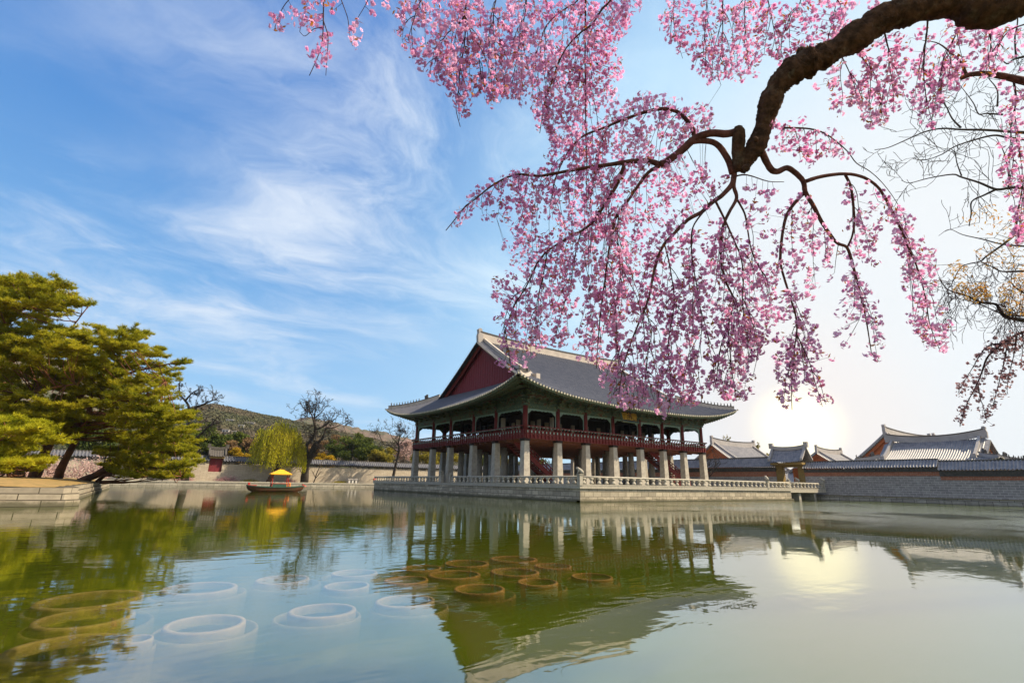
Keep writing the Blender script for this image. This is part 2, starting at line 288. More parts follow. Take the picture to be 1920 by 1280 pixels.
# ------------------------------------------------------------------ mesh helpers
class MB:
    def __init__(s): s.v = []; s.f = []; s.nv = 0; s.cur = 0; s.mi = []
    def add(s, v, f):
        v = np.asarray(v, float).reshape(-1, 3); s.v.append(v)
        for q in f: s.f.append(tuple(int(i)+s.nv for i in q)); s.mi.append(s.cur)
        s.nv += len(v)
    def box(s, x0, x1, y0, y1, z0, z1):
        v = [(x0,y0,z0),(x1,y0,z0),(x1,y1,z0),(x0,y1,z0),(x0,y0,z1),(x1,y0,z1),(x1,y1,z1),(x0,y1,z1)]
        s.add(v, [(3,2,1,0),(4,5,6,7),(0,1,5,4),(1,2,6,5),(2,3,7,6),(3,0,4,7)])
    def taper(s, cx, cy, z0, z1, w0, w1, n=4, rot=math.pi/4, bev=0.0):
        k0 = w0/2*(math.sqrt(2) if n == 4 else 1); k1 = w1/2*(math.sqrt(2) if n == 4 else 1)
        a = rot+np.arange(n)*2*math.pi/n
        v = [(cx+k0*math.cos(t), cy+k0*math.sin(t), z0) for t in a]+[(cx+k1*math.cos(t), cy+k1*math.sin(t), z1) for t in a]
        s.add(v, [tuple(range(n-1,-1,-1)), tuple(range(n, 2*n))]+[(i,(i+1)%n,n+(i+1)%n,n+i) for i in range(n)])
    def lathe(s, prof, n=10, c=(0,0,0), sx=1.0, sy=1.0):
        a = np.arange(n)*2*math.pi/n; v = []
        for r, z in prof: v += [(c[0]+r*sx*math.cos(t), c[1]+r*sy*math.sin(t), c[2]+z) for t in a]
        f = []
        for k in range(len(prof)-1): f += [(k*n+i,k*n+(i+1)%n,(k+1)*n+(i+1)%n,(k+1)*n+i) for i in range(n)]
        f.append(tuple(range(n-1,-1,-1))); f.append(tuple(range((len(prof)-1)*n, len(prof)*n)))
        s.add(v, f)
    def tube(s, pts, rad, n=6, wob=0.0):
        pts = np.asarray(pts, float); k = len(pts)
        rad = np.full(k, rad) if np.isscalar(rad) else np.asarray(rad, float)
        t = np.gradient(pts, axis=0); t /= np.linalg.norm(t, axis=1)[:, None]+1e-9
        ref = np.array([0,0,1.0]) if abs(t[0][2]) < 0.9 else np.array([1.0,0,0])
        a = np.cross(t[0], ref); a /= np.linalg.norm(a); v = []
        ang = np.arange(n)*2*math.pi/n
        for i in range(k):
            a = a - t[i]*np.dot(a, t[i]); a /= np.linalg.norm(a)+1e-9; b = np.cross(t[i], a)
            rr = rad[i]*(1+(wob*rng.uniform(-1, 1, n) if wob else 0))
            v.append(pts[i]+np.outer(np.cos(ang)*rr, a)+np.outer(np.sin(ang)*rr, b))
        f = []
        for i in range(k-1): f += [(i*n+j,i*n+(j+1)%n,(i+1)*n+(j+1)%n,(i+1)*n+j) for j in range(n)]
        f.append(tuple(range(n-1,-1,-1))); f.append(tuple(range((k-1)*n, k*n)))
        s.add(np.concatenate(v), f)
    def sweep(s, pts, w, h, dz=0.0):
        """box section carried along a path; the path is the middle of its underside"""
        pts = np.asarray(pts, float)+np.array([0,0,dz]); k = len(pts); v = []
        t = np.gradient(pts, axis=0); t[:, 2] = 0; t /= np.linalg.norm(t, axis=1)[:, None]+1e-9
        sd = np.stack([-t[:,1], t[:,0], 0*t[:,0]], 1)*w/2
        hh = np.full(k, h) if np.isscalar(h) else np.asarray(h, float)
        for i in range(k): v += [pts[i]-sd[i], pts[i]+sd[i], pts[i]+sd[i]+(0,0,hh[i]), pts[i]-sd[i]+(0,0,hh[i])]
        f = [(3,2,1,0), tuple(4*(k-1)+j for j in range(4))]
        for i in range(k-1): f += [(4*i+j,4*i+(j+1)%4,4*i+4+(j+1)%4,4*i+4+j) for j in range(4)]
        s.add(v, f)
    def sheet(s, Pt):
        """grid of points (nu, nr, 3)"""
        nu, nr = Pt.shape[:2]; idx = np.arange(nu*nr).reshape(nu, nr)
        q = np.stack([idx[:-1,:-1], idx[1:,:-1], idx[1:,1:], idx[:-1,1:]], -1).reshape(-1, 4)
        s.add(Pt.reshape(-1, 3), q)
    def build(s, name, mat, parent=None, smooth=False):
        v = np.concatenate(s.v) if s.v else np.zeros((0,3))
        me = bpy.data.meshes.new(name); me.from_pydata(v.tolist(), [], s.f); me.update()
        for q in (mat if isinstance(mat, (list, tuple)) else [mat]): me.materials.append(MAT[q])
        if any(s.mi): me.polygons.foreach_set('material_index', np.array(s.mi, np.int32))
        if smooth: me.polygons.foreach_set('use_smooth', np.ones(len(me.polygons), bool))
        return link(name, me, parent)
def link(name, me, parent=None):
    o = bpy.data.objects.new(name, me); COL.objects.link(o)
    if parent: o.parent = parent
    return o
def bulk(name, V, nper, mat, parent=None, tint=None):
    """many separate small faces (nper corners each) as one mesh; V is (N, nper, 3)"""
    N = len(V); me = bpy.data.meshes.new(name)
    me.vertices.add(N*nper); me.loops.add(N*nper); me.polygons.add(N)
    me.vertices.foreach_set('co', np.ascontiguousarray(V, dtype=np.float32).ravel())
    me.loops.foreach_set('vertex_index', np.arange(N*nper, dtype=np.int32))
    me.polygons.foreach_set('loop_start', np.arange(0, N*nper, nper, dtype=np.int32))
    me.update(calc_edges=True)
    if tint is not None:
        at = me.attributes.new('tint', 'FLOAT', 'FACE'); at.data.foreach_set('value', np.asarray(tint, np.float32))
    me.materials.append(MAT[mat]); return link(name, me, parent)
def sticks(name, A, B, r0, r1, mat, parent=None, n=3):
    """many straight twigs as one mesh, n-sided"""
    A = np.asarray(A, float); B = np.asarray(B, float); N = len(A)
    r0 = np.broadcast_to(r0, N)[:, None]; r1 = np.broadcast_to(r1, N)[:, None]
    t = B-A; t /= np.linalg.norm(t, axis=1)[:, None]+1e-9
    ref = np.where(np.abs(t[:, 2:3]) < 0.9, np.array([[0,0,1.0]]), np.array([[1.0,0,0]]))
    a = np.cross(t, ref); a /= np.linalg.norm(a, axis=1)[:, None]; b = np.cross(t, a)
    quads = []
    for k in range(n):
        w0, w1 = 2*math.pi*k/n, 2*math.pi*(k+1)/n
        e0 = a*math.cos(w0)+b*math.sin(w0); e1 = a*math.cos(w1)+b*math.sin(w1)
        quads.append(np.stack([A+e0*r0, A+e1*r0, B+e1*r1, B+e0*r1], 1))
    return bulk(name, np.concatenate(quads), 4, mat, parent, np.zeros(N*n))
def unit(n):
    v = rng.normal(size=(n, 3)); return v/np.linalg.norm(v, axis=1)[:, None]
def leaves(name, C, size, mat, parent=None, tint=None, flat=0.0, asp=0.6):
    N = len(C); nrm = unit(N); nrm[:, 2] = nrm[:, 2]*(1-flat)+flat; nrm /= np.linalg.norm(nrm, axis=1)[:, None]
    a = np.cross(nrm, unit(N)); a /= np.linalg.norm(a, axis=1)[:, None]+1e-9; b = np.cross(nrm, a)
    s = np.broadcast_to(size, N)[:, None]*rng.uniform(0.6, 1.3, (N, 1))
    V = np.stack([C-a*s, C-b*s*asp, C+a*s, C+b*s*asp], 1)
    return bulk(name, V, 4, mat, parent, rng.uniform(0, 1, N) if tint is None else tint)
def tag(o, label=None, cat=None, group=None, kind=None):
    if label: o['label'] = label
    if cat: o['category'] = cat
    if group: o['group'] = group
    if kind: o['kind'] = kind
    return o
def empty(name, loc=(0,0,0), rz=0.0, label=None, cat=None, group=None):
    o = bpy.data.objects.new(name, None); COL.objects.link(o); o.location = [float(a) for a in loc]; o.rotation_euler = (0,0,rz); o.empty_display_size = 0.3
    return tag(o, label, cat, group)
def copy(o, parent=None, loc=None, rz=None):
    c = o.copy(); COL.objects.link(c); c.parent = parent
    if loc is not None: c.location = [float(a) for a in loc]
    if rz is not None: c.rotation_euler = (0,0,rz)
    return c
def spline(pts, per=4):
    """Catmull-Rom through points of any dimension"""
    p = np.asarray(pts, float)
    if len(p) < 3: return np.array([p[0]+(p[-1]-p[0])*t for t in np.linspace(0, 1, per+1)])
    q = np.vstack([2*p[0]-p[1], p, 2*p[-1]-p[-2]]); out = []
    for i in range(1, len(q)-2):
        for t in np.arange(per)/per:
            out.append(0.5*((2*q[i])+(-q[i-1]+q[i+1])*t+(2*q[i-1]-5*q[i]+4*q[i+1]-q[i+2])*t*t+(-q[i-1]+3*q[i]-3*q[i+1]+q[i+2])*t**3))
    out.append(p[-1]); return np.array(out)

# ------------------------------------------------------------------ ground, water, banks
m = MB(); m.box(-139, 49.4, -48.4, 78.9, -1.2, 0.0); w = m.build('water', 'water'); tag(w, kind='structure')
m = MB(); m.box(-140, 52, -49, 82, -1.6, -1.0); tag(m.build('pond_bed', 'mud'), kind='structure')
BY = 78.0; EX = 48.6
m = MB()   # one ground sheet round the pond, to the horizon
Z = 0.9
def rect(x0, x1, y0, y1, z): m.add([(x0,y0,z),(x1,y0,z),(x1,y1,z),(x0,y1,z)], [(0,1,2,3)])
rect(-2650, 2650, BY+0.5, 2650, 0.85); rect(EX+0.5, 2650, -60, BY+0.5, 0.62); rect(-2650, -140, -60, BY+0.5, 0.85); rect(-2650, 2650, -2650, -60, 0.6)
rect(-140, EX+0.5, -60, -48.05, 0.6)
tag(m.build('ground', 'bank_soil'), kind='structure')

def thing_box(name, box, mat, label, cat, kind=None):
    m = MB(); m.box(*box); return tag(m.build(name, mat), label, cat, kind=kind)
# far bank: stone edge with cap
e = empty('stone_embankment', (0, BY, 0), label='long low stone embankment along the far shore below the pale wall', cat='embankment')
m = MB(); m.box(-140, EX, 0, 1.2, -0.8, 0.66); m.build('wall', 'shore_blocks', e)
m = MB(); m.box(-140, EX, -0.08, 1.15, 0.66, 0.95); m.build('coping', 'pale_stone', e)
e = empty('stone_embankment', (EX, 0, 0), label='dark weathered stone embankment under the grey brick wall on the right', cat='embankment')
m = MB(); m.box(0, 1.0, -60, BY-0.1, -0.8, 0.60); m.build('wall', 'shore_blocks', e)
m = MB(); m.box(-0.06, 1.9, -60, BY-0.1, 0.60, 0.68); m.build('coping', 'bank_soil', e)
e = empty('stone_embankment', (0, -48, 0), label='stone bank below the cherry trees on the near shore', cat='embankment')
m = MB(); m.box(-140, EX, -0.9, -0.1, -0.8, 0.5); m.build('wall', 'shore_blocks', e)

# ------------------------------------------------------------------ tiled walls round the palace
def tiled_wall(name, p0, p1, zs, th, label, period, mats, cat='wall', tile='palace_tile', bands=True):
    """zs = base, brick top, band top, eave, ridge ; runs p0 -> p1 with local x along it and +y its outer face"""
    p0 = np.array(p0, float); p1 = np.array(p1, float); L = np.linalg.norm(p1-p0); a = math.atan2(p1[1]-p0[1], p1[0]-p0[0])
    e = empty(name, (*p0, 0), a, label, cat)
    z0, zb, zr, ze, zt = zs
    m = MB(); m.box(0, L, -th/2, th/2, z0, zb); m.build('wall', mats[0], e)
    if bands:
        m = MB(); m.box(0.003, L-0.003, -th/2-0.03, th/2+0.03, zb, zr); m.build('brick_band', mats[1], e)
    m = MB(); m.box(0.006, L-0.006, -th/2-0.14, th/2+0.14, zr, ze-0.05)
    for k in np.arange(0.4, L, period*1.5): m.box(k, k+period*0.55, -th/2-0.26, th/2+0.26, zr+(ze-zr)*0.30, zr+(ze-zr)*0.62)
    m.build('eaves', 'dark_tile', e)
    ov = th/2+0.55; m = MB()
    n = max(2, int(L/period)*6); u = np.linspace(0, L, n+1)
    prof = 0.20*np.maximum(0, np.cos(2*math.pi*u/period))**0.8*(period/0.5)
    for sgn in (-1, 1):
        Pt = np.zeros((n+1, 6, 3))
        for j, t in enumerate(np.linspace(0, 1, 6)):
            Pt[:, j, 0] = u; Pt[:, j, 1] = sgn*(ov*(1-t)+0.1*t); Pt[:, j, 2] = ze+(zt-0.14-ze)*(0.75*t+0.25*t*t)+prof
        m.sheet(Pt if sgn < 0 else Pt[::-1])
    m.build('tile_cap', tile, e, True)
    m = MB(); m.box(0, L, -0.16, 0.16, zt-0.30, zt+0.02); m.build('ridge', 'dark_tile', e)
    return e
# ------------------------------------------------------------------ tiled roofs
def hip_gable(root, X0, X1, Y0, Y1, zE, lift, ls, a, b, gi, period, k=1.0, tile='tile', ridge_mat='plaster', gable_mat='gable_wood', ov=4.0,
              nr=12, figs=0, rh=1.4, sag=0.42, eaves=True, samp=8, ends=True):
    """hip-and-gable tiled roof; eave rectangle X0..X1, Y0..Y1, ridge along x, gable set in by gi"""
    Wd = (Y1-Y0)/2; yc = (Y0+Y1)/2
    def zf(s1, s2, d): return zE+lift*(np.exp(-s1/ls)+np.exp(-s2/ls))*np.clip(1-d/Wd, 0, 1)**1.5+a*d+b*d*d
    top = zf(1e3, 1e3, Wd)
    sides = [('f', X0, X1), ('b', X0, X1), ('l', Y0, Y1), ('r', Y0, Y1)]
    def xy(side, u, d):
        if side == 'f': return u, Y0+d
        if side == 'b': return u, Y1-d
        if side == 'l': return X0+d, u
        return X1-d, u
    def pts(side, lo, hi, u, dm, rows, dz=0.0, prof=None, d0=0.0):
        s1 = u-lo; s2 = hi-u; Pt = np.zeros((len(u), rows, 3))
        for j, t in enumerate(np.linspace(0, 1, rows)):
            d = d0+(dm-d0)*t; xx, yy = xy(side, u, d)
            Pt[:, j, 0] = xx; Pt[:, j, 1] = yy; Pt[:, j, 2] = zf(s1, s2, d)+dz+(0 if prof is None else prof)
        return Pt
    roof = MB(); ev = MB(); te = MB()
    for sd_, lo, hi in sides:
        n = int(round((hi-lo)/period)); per = (hi-lo)/n
        def pf(u): return 0.15*k*(per/0.34)*np.maximum(0, np.cos(2*math.pi*(u-lo)/per))**0.6
        segs = [(lo, lo+gi), (lo+gi, hi-gi), (hi-gi, hi)]
        for q, (s0, s1_) in enumerate(segs):
            nn = max(2, int((s1_-s0)/per*samp)); u = np.linspace(s0, s1_, nn+1)
            s = np.minimum(u-lo, hi-u)
            dm = s if q != 1 else np.full(len(u), Wd if sd_ in 'fb' else gi+0.9*k)
            roof.sheet(pts(sd_, lo, hi, u, dm, nr if q == 1 else max(4, nr//2), 0, pf(u)))
        if eaves:
            nn = int((hi-lo)/0.9); u = np.linspace(lo+0.3, hi-0.3, nn+1); s = np.minimum(u-lo, hi-u)
            ev.sheet(pts(sd_, lo, hi, u, np.minimum(s, ov+0.3), 6, -0.34*k, None, 0.12)[::-1])
            # thick tile bed seen at the eave edge
            ev.sheet(np.stack([pts(sd_, lo, hi, u, s*0+0.05, 2, 0.0)[:, 0], pts(sd_, lo, hi, u, s*0+0.12, 2, -0.34*k)[:, 1]], 1))
            rs = 0.42*k
            for uu in np.arange(lo+0.5, hi-0.5, rs):
                s1, s2 = uu-lo, hi-uu; smin = min(s1, s2)
                for (d0, d1, dz0, dz1, ww) in ((0.30*k, min(smin, 2.0*k), -0.47*k, -0.60*k, 0.15*k), (1.5*k, min(smin, ov+0.2), -0.78*k, -1.0*k, 0.19*k)):
                    if d1-d0 < 0.3: continue
                    A = np.array([*xy(sd_, uu, d0), zf(s1, s2, d0)+dz0]); B = np.array([*xy(sd_, uu, d1), zf(s1, s2, d1)+dz1])
                    ev.sweep([A, B], ww, ww, -ww/2)
        if ends:
            for i in range(n+1):
                uu = lo+i*per; x, y = xy(sd_, uu, -0.02); zc = zf(uu-lo, hi-uu, 0.0)+0.0*k; r_ = 0.11*k*(period/0.32)**0.5
                an = np.arange(6)*math.pi/3
                ring = [(x+(r_*math.cos(t) if sd_ in 'fb' else 0), y+(r_*math.cos(t) if sd_ in 'lr' else 0), zc+r_*math.sin(t)) for t in an]
                dx, dy = {'f': (0,-.06), 'b': (0,.06), 'l': (-.06,0), 'r': (.06,0)}[sd_]
                out = [(p[0]+dx, p[1]+dy, p[2]) for p in ring]
                ev.cur = 1; ev.add(ring+out, [tuple(range(6, 12))]+[(j,(j+1)%6,6+(j+1)%6,6+j) for j in range(6)]); ev.cur = 0
    R_ = roof.build('roof', tile, root, True)
    ev.build('eaves', ['eave_paint', 'tile_end'], R_)
    # gables
    zp = zf(1e3, 1e3, gi)
    for sx, xg in ((1, X0+gi), (-1, X1-gi)):
        m = MB(); bw = 0.32*k; xb = xg+sx*0.75*k
        ys = np.arange(Y0+gi-0.2, Y1-gi+0.2, bw)
        for i, y in enumerate(ys):
            d0, d1 = min(y-Y0, Y1-y), min(y+bw-Y0, Y1-y-bw)
            h0, h1 = zf(1e3,1e3,d0)-0.25*k, zf(1e3,1e3,max(d1, 0))-0.25*k
            zb = zp-0.6*k
            if max(h0, h1) <= zb: continue
            xo = xb-sx*0.04*(i % 2)*k
            m.add([(xo,y,zb),(xo,y+bw*0.94,zb),(xo,y+bw*0.94,max(h1,zb)),(xo,y,max(h0,zb)),(xb+sx*.1,y,zb),(xb+sx*.1,y+bw,zb),(xb+sx*.1,y+bw,max(h1,zb)),(xb+sx*.1,y,max(h0,zb))],
                  [(0,1,2,3),(0,3,7,4),(1,5,6,2),(4,7,6,5)])
        m.build('gable_board', gable_mat, R_)
        mb = MB(); vt = MB(); dr = MB(); orn = MB()
        for side in 'fb':
            ds = np.linspace(gi*0.80, Wd, 16); y = Y0+ds if side == 'f' else Y1-ds
            zz = np.array([zf(1e3,1e3,d) for d in ds])
            # verge board hanging under the roof edge
            xo = xg+sx*0.25*k
            mb.sweep(np.stack([ds*0+xo, y, zz-0.95*k], 1), 0.14*k, 0.75*k)
            # narrow tiled verge falling outwards
            nd = int((Wd-gi*0.9)/0.3/k)*6; dd = np.linspace(gi*0.9, Wd-0.05, nd); yy = Y0+dd if side == 'f' else Y1-dd
            pr = 0.08*k*np.maximum(0, np.cos(2*math.pi*dd/(0.3*k)))**0.6; zv = np.array([zf(1e3,1e3,d) for d in dd])
            Pt = np.zeros((nd, 4, 3))
            for j, t in enumerate((0, .33, .66, 1)):
                Pt[:, j, 0] = xg+sx*(0.55-1.1*t)*k; Pt[:, j, 1] = yy; Pt[:, j, 2] = zv+(0.22-0.45*t)*k+pr
            vt.sheet(Pt)
            for d in np.arange(gi, Wd-0.2, 0.3*k):
                yv = Y0+d if side == 'f' else Y1-d; zv_ = zf(1e3,1e3,d)
                orn.box(xg-sx*0.56*k-0.02, xg-sx*0.56*k+0.02, yv-0.07*k, yv+0.07*k, zv_-0.32*k, zv_-0.16*k)
            # descending ridge
            ds2 = np.linspace(gi*0.93, Wd-0.3*k, 14); y2 = Y0+ds2 if side == 'f' else Y1-ds2
            z2 = np.array([zf(1e3,1e3,d) for d in ds2])
            dr.sweep(np.stack([ds2*0+xg+sx*0.75*k, y2, z2], 1), 0.36*k, 0.75*k)
            # end block
            dr.box(xg+sx*0.75*k-0.3*k, xg+sx*0.75*k+0.3*k, y2[0]-0.45*k, y2[0]+0.45*k, z2[0]-0.1*k, z2[0]+0.95*k)
        mb.build('verge_board', 'red_wood' if gable_mat == 'gable_wood' else gable_mat, R_); vt.build('verge_tiles', tile, R_, True); orn.build('verge_tile_ends', 'tile_end', R_)
        dr.build('descending_ridge', ridge_mat, R_)
        m = MB(); m.sweep([(xg+sx*0.62*k, Y0+gi*0.98, zp+0.05), (xg+sx*0.62*k, Y1-gi*0.98, zp+0.05)], 0.25*k, 0.32*k); m.build('skirt_ridge', ridge_mat, R_)
        # hip ridges with their row of figures
        for sy, yg in ((1, Y0), (-1, Y1)):
            m = MB(); ds = np.linspace(0.35*k, gi*1.02, 9); X_ = X0 if sx > 0 else X1
            hp = np.stack([X_+sx*ds, yg+sy*ds, [zf(d, 1e3, d) for d in ds]], 1)
            hgt = np.linspace(0.50, 0.70, 9)*k
            m.sweep(hp, 0.36*k, hgt); m.build('hip_ridge', ridge_mat, R_)
            m = MB(); m.sweep(hp+np.stack([ds*0, ds*0, hgt], 1), 0.46*k, 0.09*k); m.build('ridge_cap', 'dark_tile', R_)
            if figs:
                for i in range(figs):
                    t = 0.05+0.55*i/max(1, figs-1); q = hp[0]+(hp[-1]-hp[0])*0; j = t*8; j0 = int(j); fr = j-j0
                    q = hp[j0]*(1-fr)+hp[min(j0+1, 8)]*fr; h0 = 0.5*k+(0.2*k)*t+0.09*k
                    m = MB(); s_ = 0.42*k if i else 0.5*k
                    m.lathe([(0.13*s_,0),(0.22*s_,0.12*s_),(0.20*s_,0.4*s_),(0.10*s_,0.62*s_),(0.15*s_,0.74*s_),(0.13*s_,0.9*s_),(0.03*s_,1.05*s_)], 6, (0,0,0))
                    m.box(-0.25*s_*sx-0.02, -0.25*s_*sx+0.02+0.12*s_, -0.05*s_, 0.05*s_, 0.5*s_, 0.66*s_)
                    o = m.build('roof_figure', 'dark_tile', R_); o.location = (q[0], q[1], q[2]+h0)
                q = hp[6]; m = MB(); s_ = 0.9*k
                m.add([(-.3*s_,-.2*s_,0),(.35*s_,-.2*s_,0),(.35*s_,.2*s_,0),(-.3*s_,.2*s_,0),(-.45*s_,-.12*s_,.55*s_),(.2*s_,-.14*s_,.62*s_),(.2*s_,.14*s_,.62*s_),(-.45*s_,.12*s_,.55*s_),(.0,-.06*s_,.9*s_),(.22*s_,-.06*s_,.85*s_),(.22*s_,.06*s_,.85*s_),(.0,.06*s_,.9*s_)],
                      [(3,2,1,0),(0,1,5,4),(1,2,6,5),(2,3,7,6),(3,0,4,7),(4,5,9,8),(5,6,10,9),(6,7,11,10),(7,4,8,11),(8,9,10,11)])
                o = m.build('ridge_beast', 'dark_tile', R_); o.location = (q[0], q[1], q[2]+0.65*k); o.rotation_euler = (0, 0, math.atan2(sy, sx))
    # main ridge, dipping a little in the middle, with end finials
    xs = np.linspace(X0+gi, X1-gi, 15); tt = np.abs(np.linspace(-1, 1, 15))
    m = MB(); m.sweep(np.stack([xs, xs*0+yc, top-0.25*k+sag*k*tt**2.2], 1), 0.5*k, rh*k); m.build('ridge', ridge_mat, R_)
    m = MB(); m.sweep(np.stack([xs, xs*0+yc, top-0.25*k+sag*k*tt**2.2+rh*k], 1), 0.66*k, 0.16*k); m.build('ridge_cap', 'dark_tile', R_)
    for sx, xe in ((1, X0+gi), (-1, X1-gi)):
        m = MB(); h = rh*k
        pr = [(-0.35,-0.2),(0.45,-0.2),(0.5,0.9),(0.2,1.0),(0.32,1.32),(0.22,1.58),(-0.12,1.62),(-0.38,1.45),(-0.28,1.1),(-0.42,0.7)]
        v = [(xe+sx*px*h*0.8, yc-0.28*k, top+pz*h+(sag-0.42)*k) for px, pz in pr]+[(xe+sx*px*h*0.8, yc+0.28*k, top+pz*h+(sag-0.42)*k) for px, pz in pr]; n_ = len(pr)
        m.add(v, [tuple(range(n_)), tuple(range(2*n_-1, n_-1, -1))]+[(i, n_+i, n_+(i+1)%n_, (i+1)%n_) for i in range(n_)])
        m.build('finial', 'grey_plaster', R_)
    return R_, zf

# ------------------------------------------------------------------ the pavilion on its stone island
PX = [0, 4.97, 9.62, 14.57, 19.84, 24.72, 29.40, 34.07]; PY = [0, 6.02, 11.44, 17.80, 23.30, 29.28]
LX, LY = PX[-1], PY[-1]
ZT, ZS, ZB = 1.49, 6.59, 10.14           # terrace top, stone column top, underside of the lintel
pav = empty('pavilion', (0, 0, 0), 0, 'large two storey wooden pavilion on tapered stone columns with grey tiled roof', 'pavilion')
m = MB()
m.taper(0, 0, ZT-0.05, ZS-0.25, 0.92, 0.70, 4); colp = m.build('stone_column', 'granite', pav)
m = MB(); m.lathe([(0.50, 0), (0.40, ZS-0.25-ZT)], 14); colr = m.build('stone_column', 'granite', pav, True)
m = MB(); m.taper(0, 0, ZS-0.25, ZS+0.12, 0.86, 0.86, 4); capp = m.build('column_cap', 'dark_wood', pav)
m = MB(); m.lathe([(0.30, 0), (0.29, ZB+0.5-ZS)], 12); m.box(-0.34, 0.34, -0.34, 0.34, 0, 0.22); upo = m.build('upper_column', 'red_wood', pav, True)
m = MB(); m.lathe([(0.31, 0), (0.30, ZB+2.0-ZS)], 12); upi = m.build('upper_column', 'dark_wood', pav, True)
# bracket set above each outer column: stepped arms pointing outwards
m = MB()
for i, (w_, z_) in enumerate(((0.9, 0.55), (1.5, 0.9), (2.1, 1.25))):
    m.box(-0.14, 0.14, -w_*0.75, 0.5, z_, z_+0.26); m.box(-w_*0.42, w_*0.42, -0.16, 0.16, z_+0.02, z_+0.22)
    m.box(-0.2, 0.2, -w_*0.75-0.03, -w_*0.75+0.25, z_+0.20, z_+0.36)
m.box(-0.34, 0.34, -0.36, 0.36, 0.30, 0.58)
brk = m.build('bracket', 'green_paint', pav)
first = {}
def put(o, loc, rz=0.0):
    k = o.name
    if k not in first: first[k] = 1; o.location = loc; o.rotation_euler = (0, 0, rz); return o
    return copy(o, pav, loc, rz)
for i, x in enumerate(PX):
    for j, y in enumerate(PY):
        edge = i in (0, 7) or j in (0, 5)
        if edge:
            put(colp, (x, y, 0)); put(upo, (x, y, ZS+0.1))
            if j == 0: put(brk, (x, y, ZB), 0)
            elif j == 5: put(brk, (x, y, ZB), math.pi)
            elif i == 0: put(brk, (x, y, ZB), -math.pi/2)
            else: put(brk, (x, y, ZB), math.pi/2)
        else:
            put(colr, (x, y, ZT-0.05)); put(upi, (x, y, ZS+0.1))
        put(capp, (x, y, 0))
# intermediate brackets halfway between columns (plainer)
m = MB()
for w_, z_ in ((0.8, 0.62), (1.3, 0.98)):
    m.box(-0.1, 0.1, -w_*0.7, 0.3, z_, z_+0.24); m.box(-w_*0.5, w_*0.5, -0.12, 0.12, z_+0.02, z_+0.2)
brk2 = m.build('small_bracket', 'green_paint', pav)
for a, b in zip(PX[:-1], PX[1:]):
    for t in (0.33, 0.67): put(brk2, (a+(b-a)*t, 0, ZB), 0); put(brk2, (a+(b-a)*t, LY, ZB), math.pi)
for a, b in zip(PY[:-1], PY[1:]):
    for t in (0.33, 0.67): put(brk2, (0, a+(b-a)*t, ZB), -math.pi/2); put(brk2, (LX, a+(b-a)*t, ZB), math.pi/2)
# floor, joists and ceiling
m = MB(); m.box(-0.35, LX+0.35, -0.35, LY+0.35, ZS+0.02, ZS+0.32)
for y in np.arange(0.6, LY, 1.5): m.box(-0.2, LX+0.2, y-0.12, y+0.12, ZS-0.26, ZS+0.018)
m.build('floor', 'floor_wood', pav)
m = MB(); m.box(0.3, LX-0.3, 0.3, LY-0.3, ZB+1.35, ZB+1.5)
for y in PY[1:-1]: m.box(0.3, LX-0.3, y-0.22, y+0.22, ZB+0.45, ZB+1.2)
for x in PX[1:-1]: m.box(x-0.2, x+0.2, 0.3, LY-0.3, ZB+0.5, ZB+1.1)
m.build('ceiling', 'dark_wood', pav)
# lintel beams, wall above
def run(name, mat, boxes):
    m = MB()
    for b in boxes: m.box(*b)
    return m.build(name, mat, pav)
for (x0, x1, y0, y1) in ((0, LX, -0.19, 0.19), (0, LX, LY-0.19, LY+0.19), (-0.19, 0.19, 0.2, LY-0.2), (LX-0.19, LX+0.19, 0.2, LY-0.2)):
    run('beam', 'green_paint', [(x0, x1, y0, y1, ZB, ZB+0.52), (x0, x1, y0-0.06, y1+0.06, ZB+0.60, ZB+0.80), (x0+0.06, x1-0.06, y0+0.08, y1-0.08, ZB+0.52, ZB+2.3), (x0, x1, y0-0.07, y1+0.07, ZB+1.5, ZB+1.85)])
# red railing with close-set uprights hung outside the columns
def railing(p0, p1):
    p0 = np.array(p0, float); p1 = np.array(p1, float); L = np.linalg.norm(p1-p0); a = math.atan2(p1[1]-p0[1], p1[0]-p0[0])
    m = MB()
    m.box(0, L, -0.10, 0.02, 0.0, 0.44); m.box(0, L, -0.18, 0.06, 0.44, 0.54); m.box(0, L, -0.13, -0.03, 0.60, 0.92); m.box(0, L, -0.2, 0.02, 0.92, 1.00)
    m.box(0, L, -0.42, -0.28, 1.34, 1.45)
    o = m.build('railing', 'red_wood', pav); o.location = (*p0, ZS+0.02); o.rotation_euler = (0, 0, a)
    m = MB(); k = 0
    for t in np.arange(0.3, L-0.1, 0.56):
        m.box(t-0.11, t+0.11, -0.235, -0.10, 0.05, 0.95)
        m.add([(t-.06,-.1,.98),(t+.06,-.1,.98),(t+.06,-.02,.98),(t-.06,-.02,.98),(t-.06,-.42,1.34),(t+.06,-.42,1.34),(t+.06,-.3,1.34),(t-.06,-.3,1.34)], [(0,1,5,4),(1,2,6,5),(2,3,7,6),(3,0,4,7)])
    m.cur = 1
    for t in np.arange(0.3, L-0.1, 0.56): m.box(t-0.07, t+0.07, -0.50, -0.255, 1.25, 1.33); m.box(t-0.085, t+0.085, -0.255, -0.238, 0.66, 0.90)
    m.build('railing_upright', ['red_wood', 'teal_paint'], o)
railing((-0.36, -0.36), (LX+0.36, -0.36)); railing((-0.36, LY+0.36), (-0.36, -0.36)); railing((LX+0.36, -0.36), (LX+0.36, LY+0.36)); railing((LX+0.36, LY+0.36), (-0.36, LY+0.36))
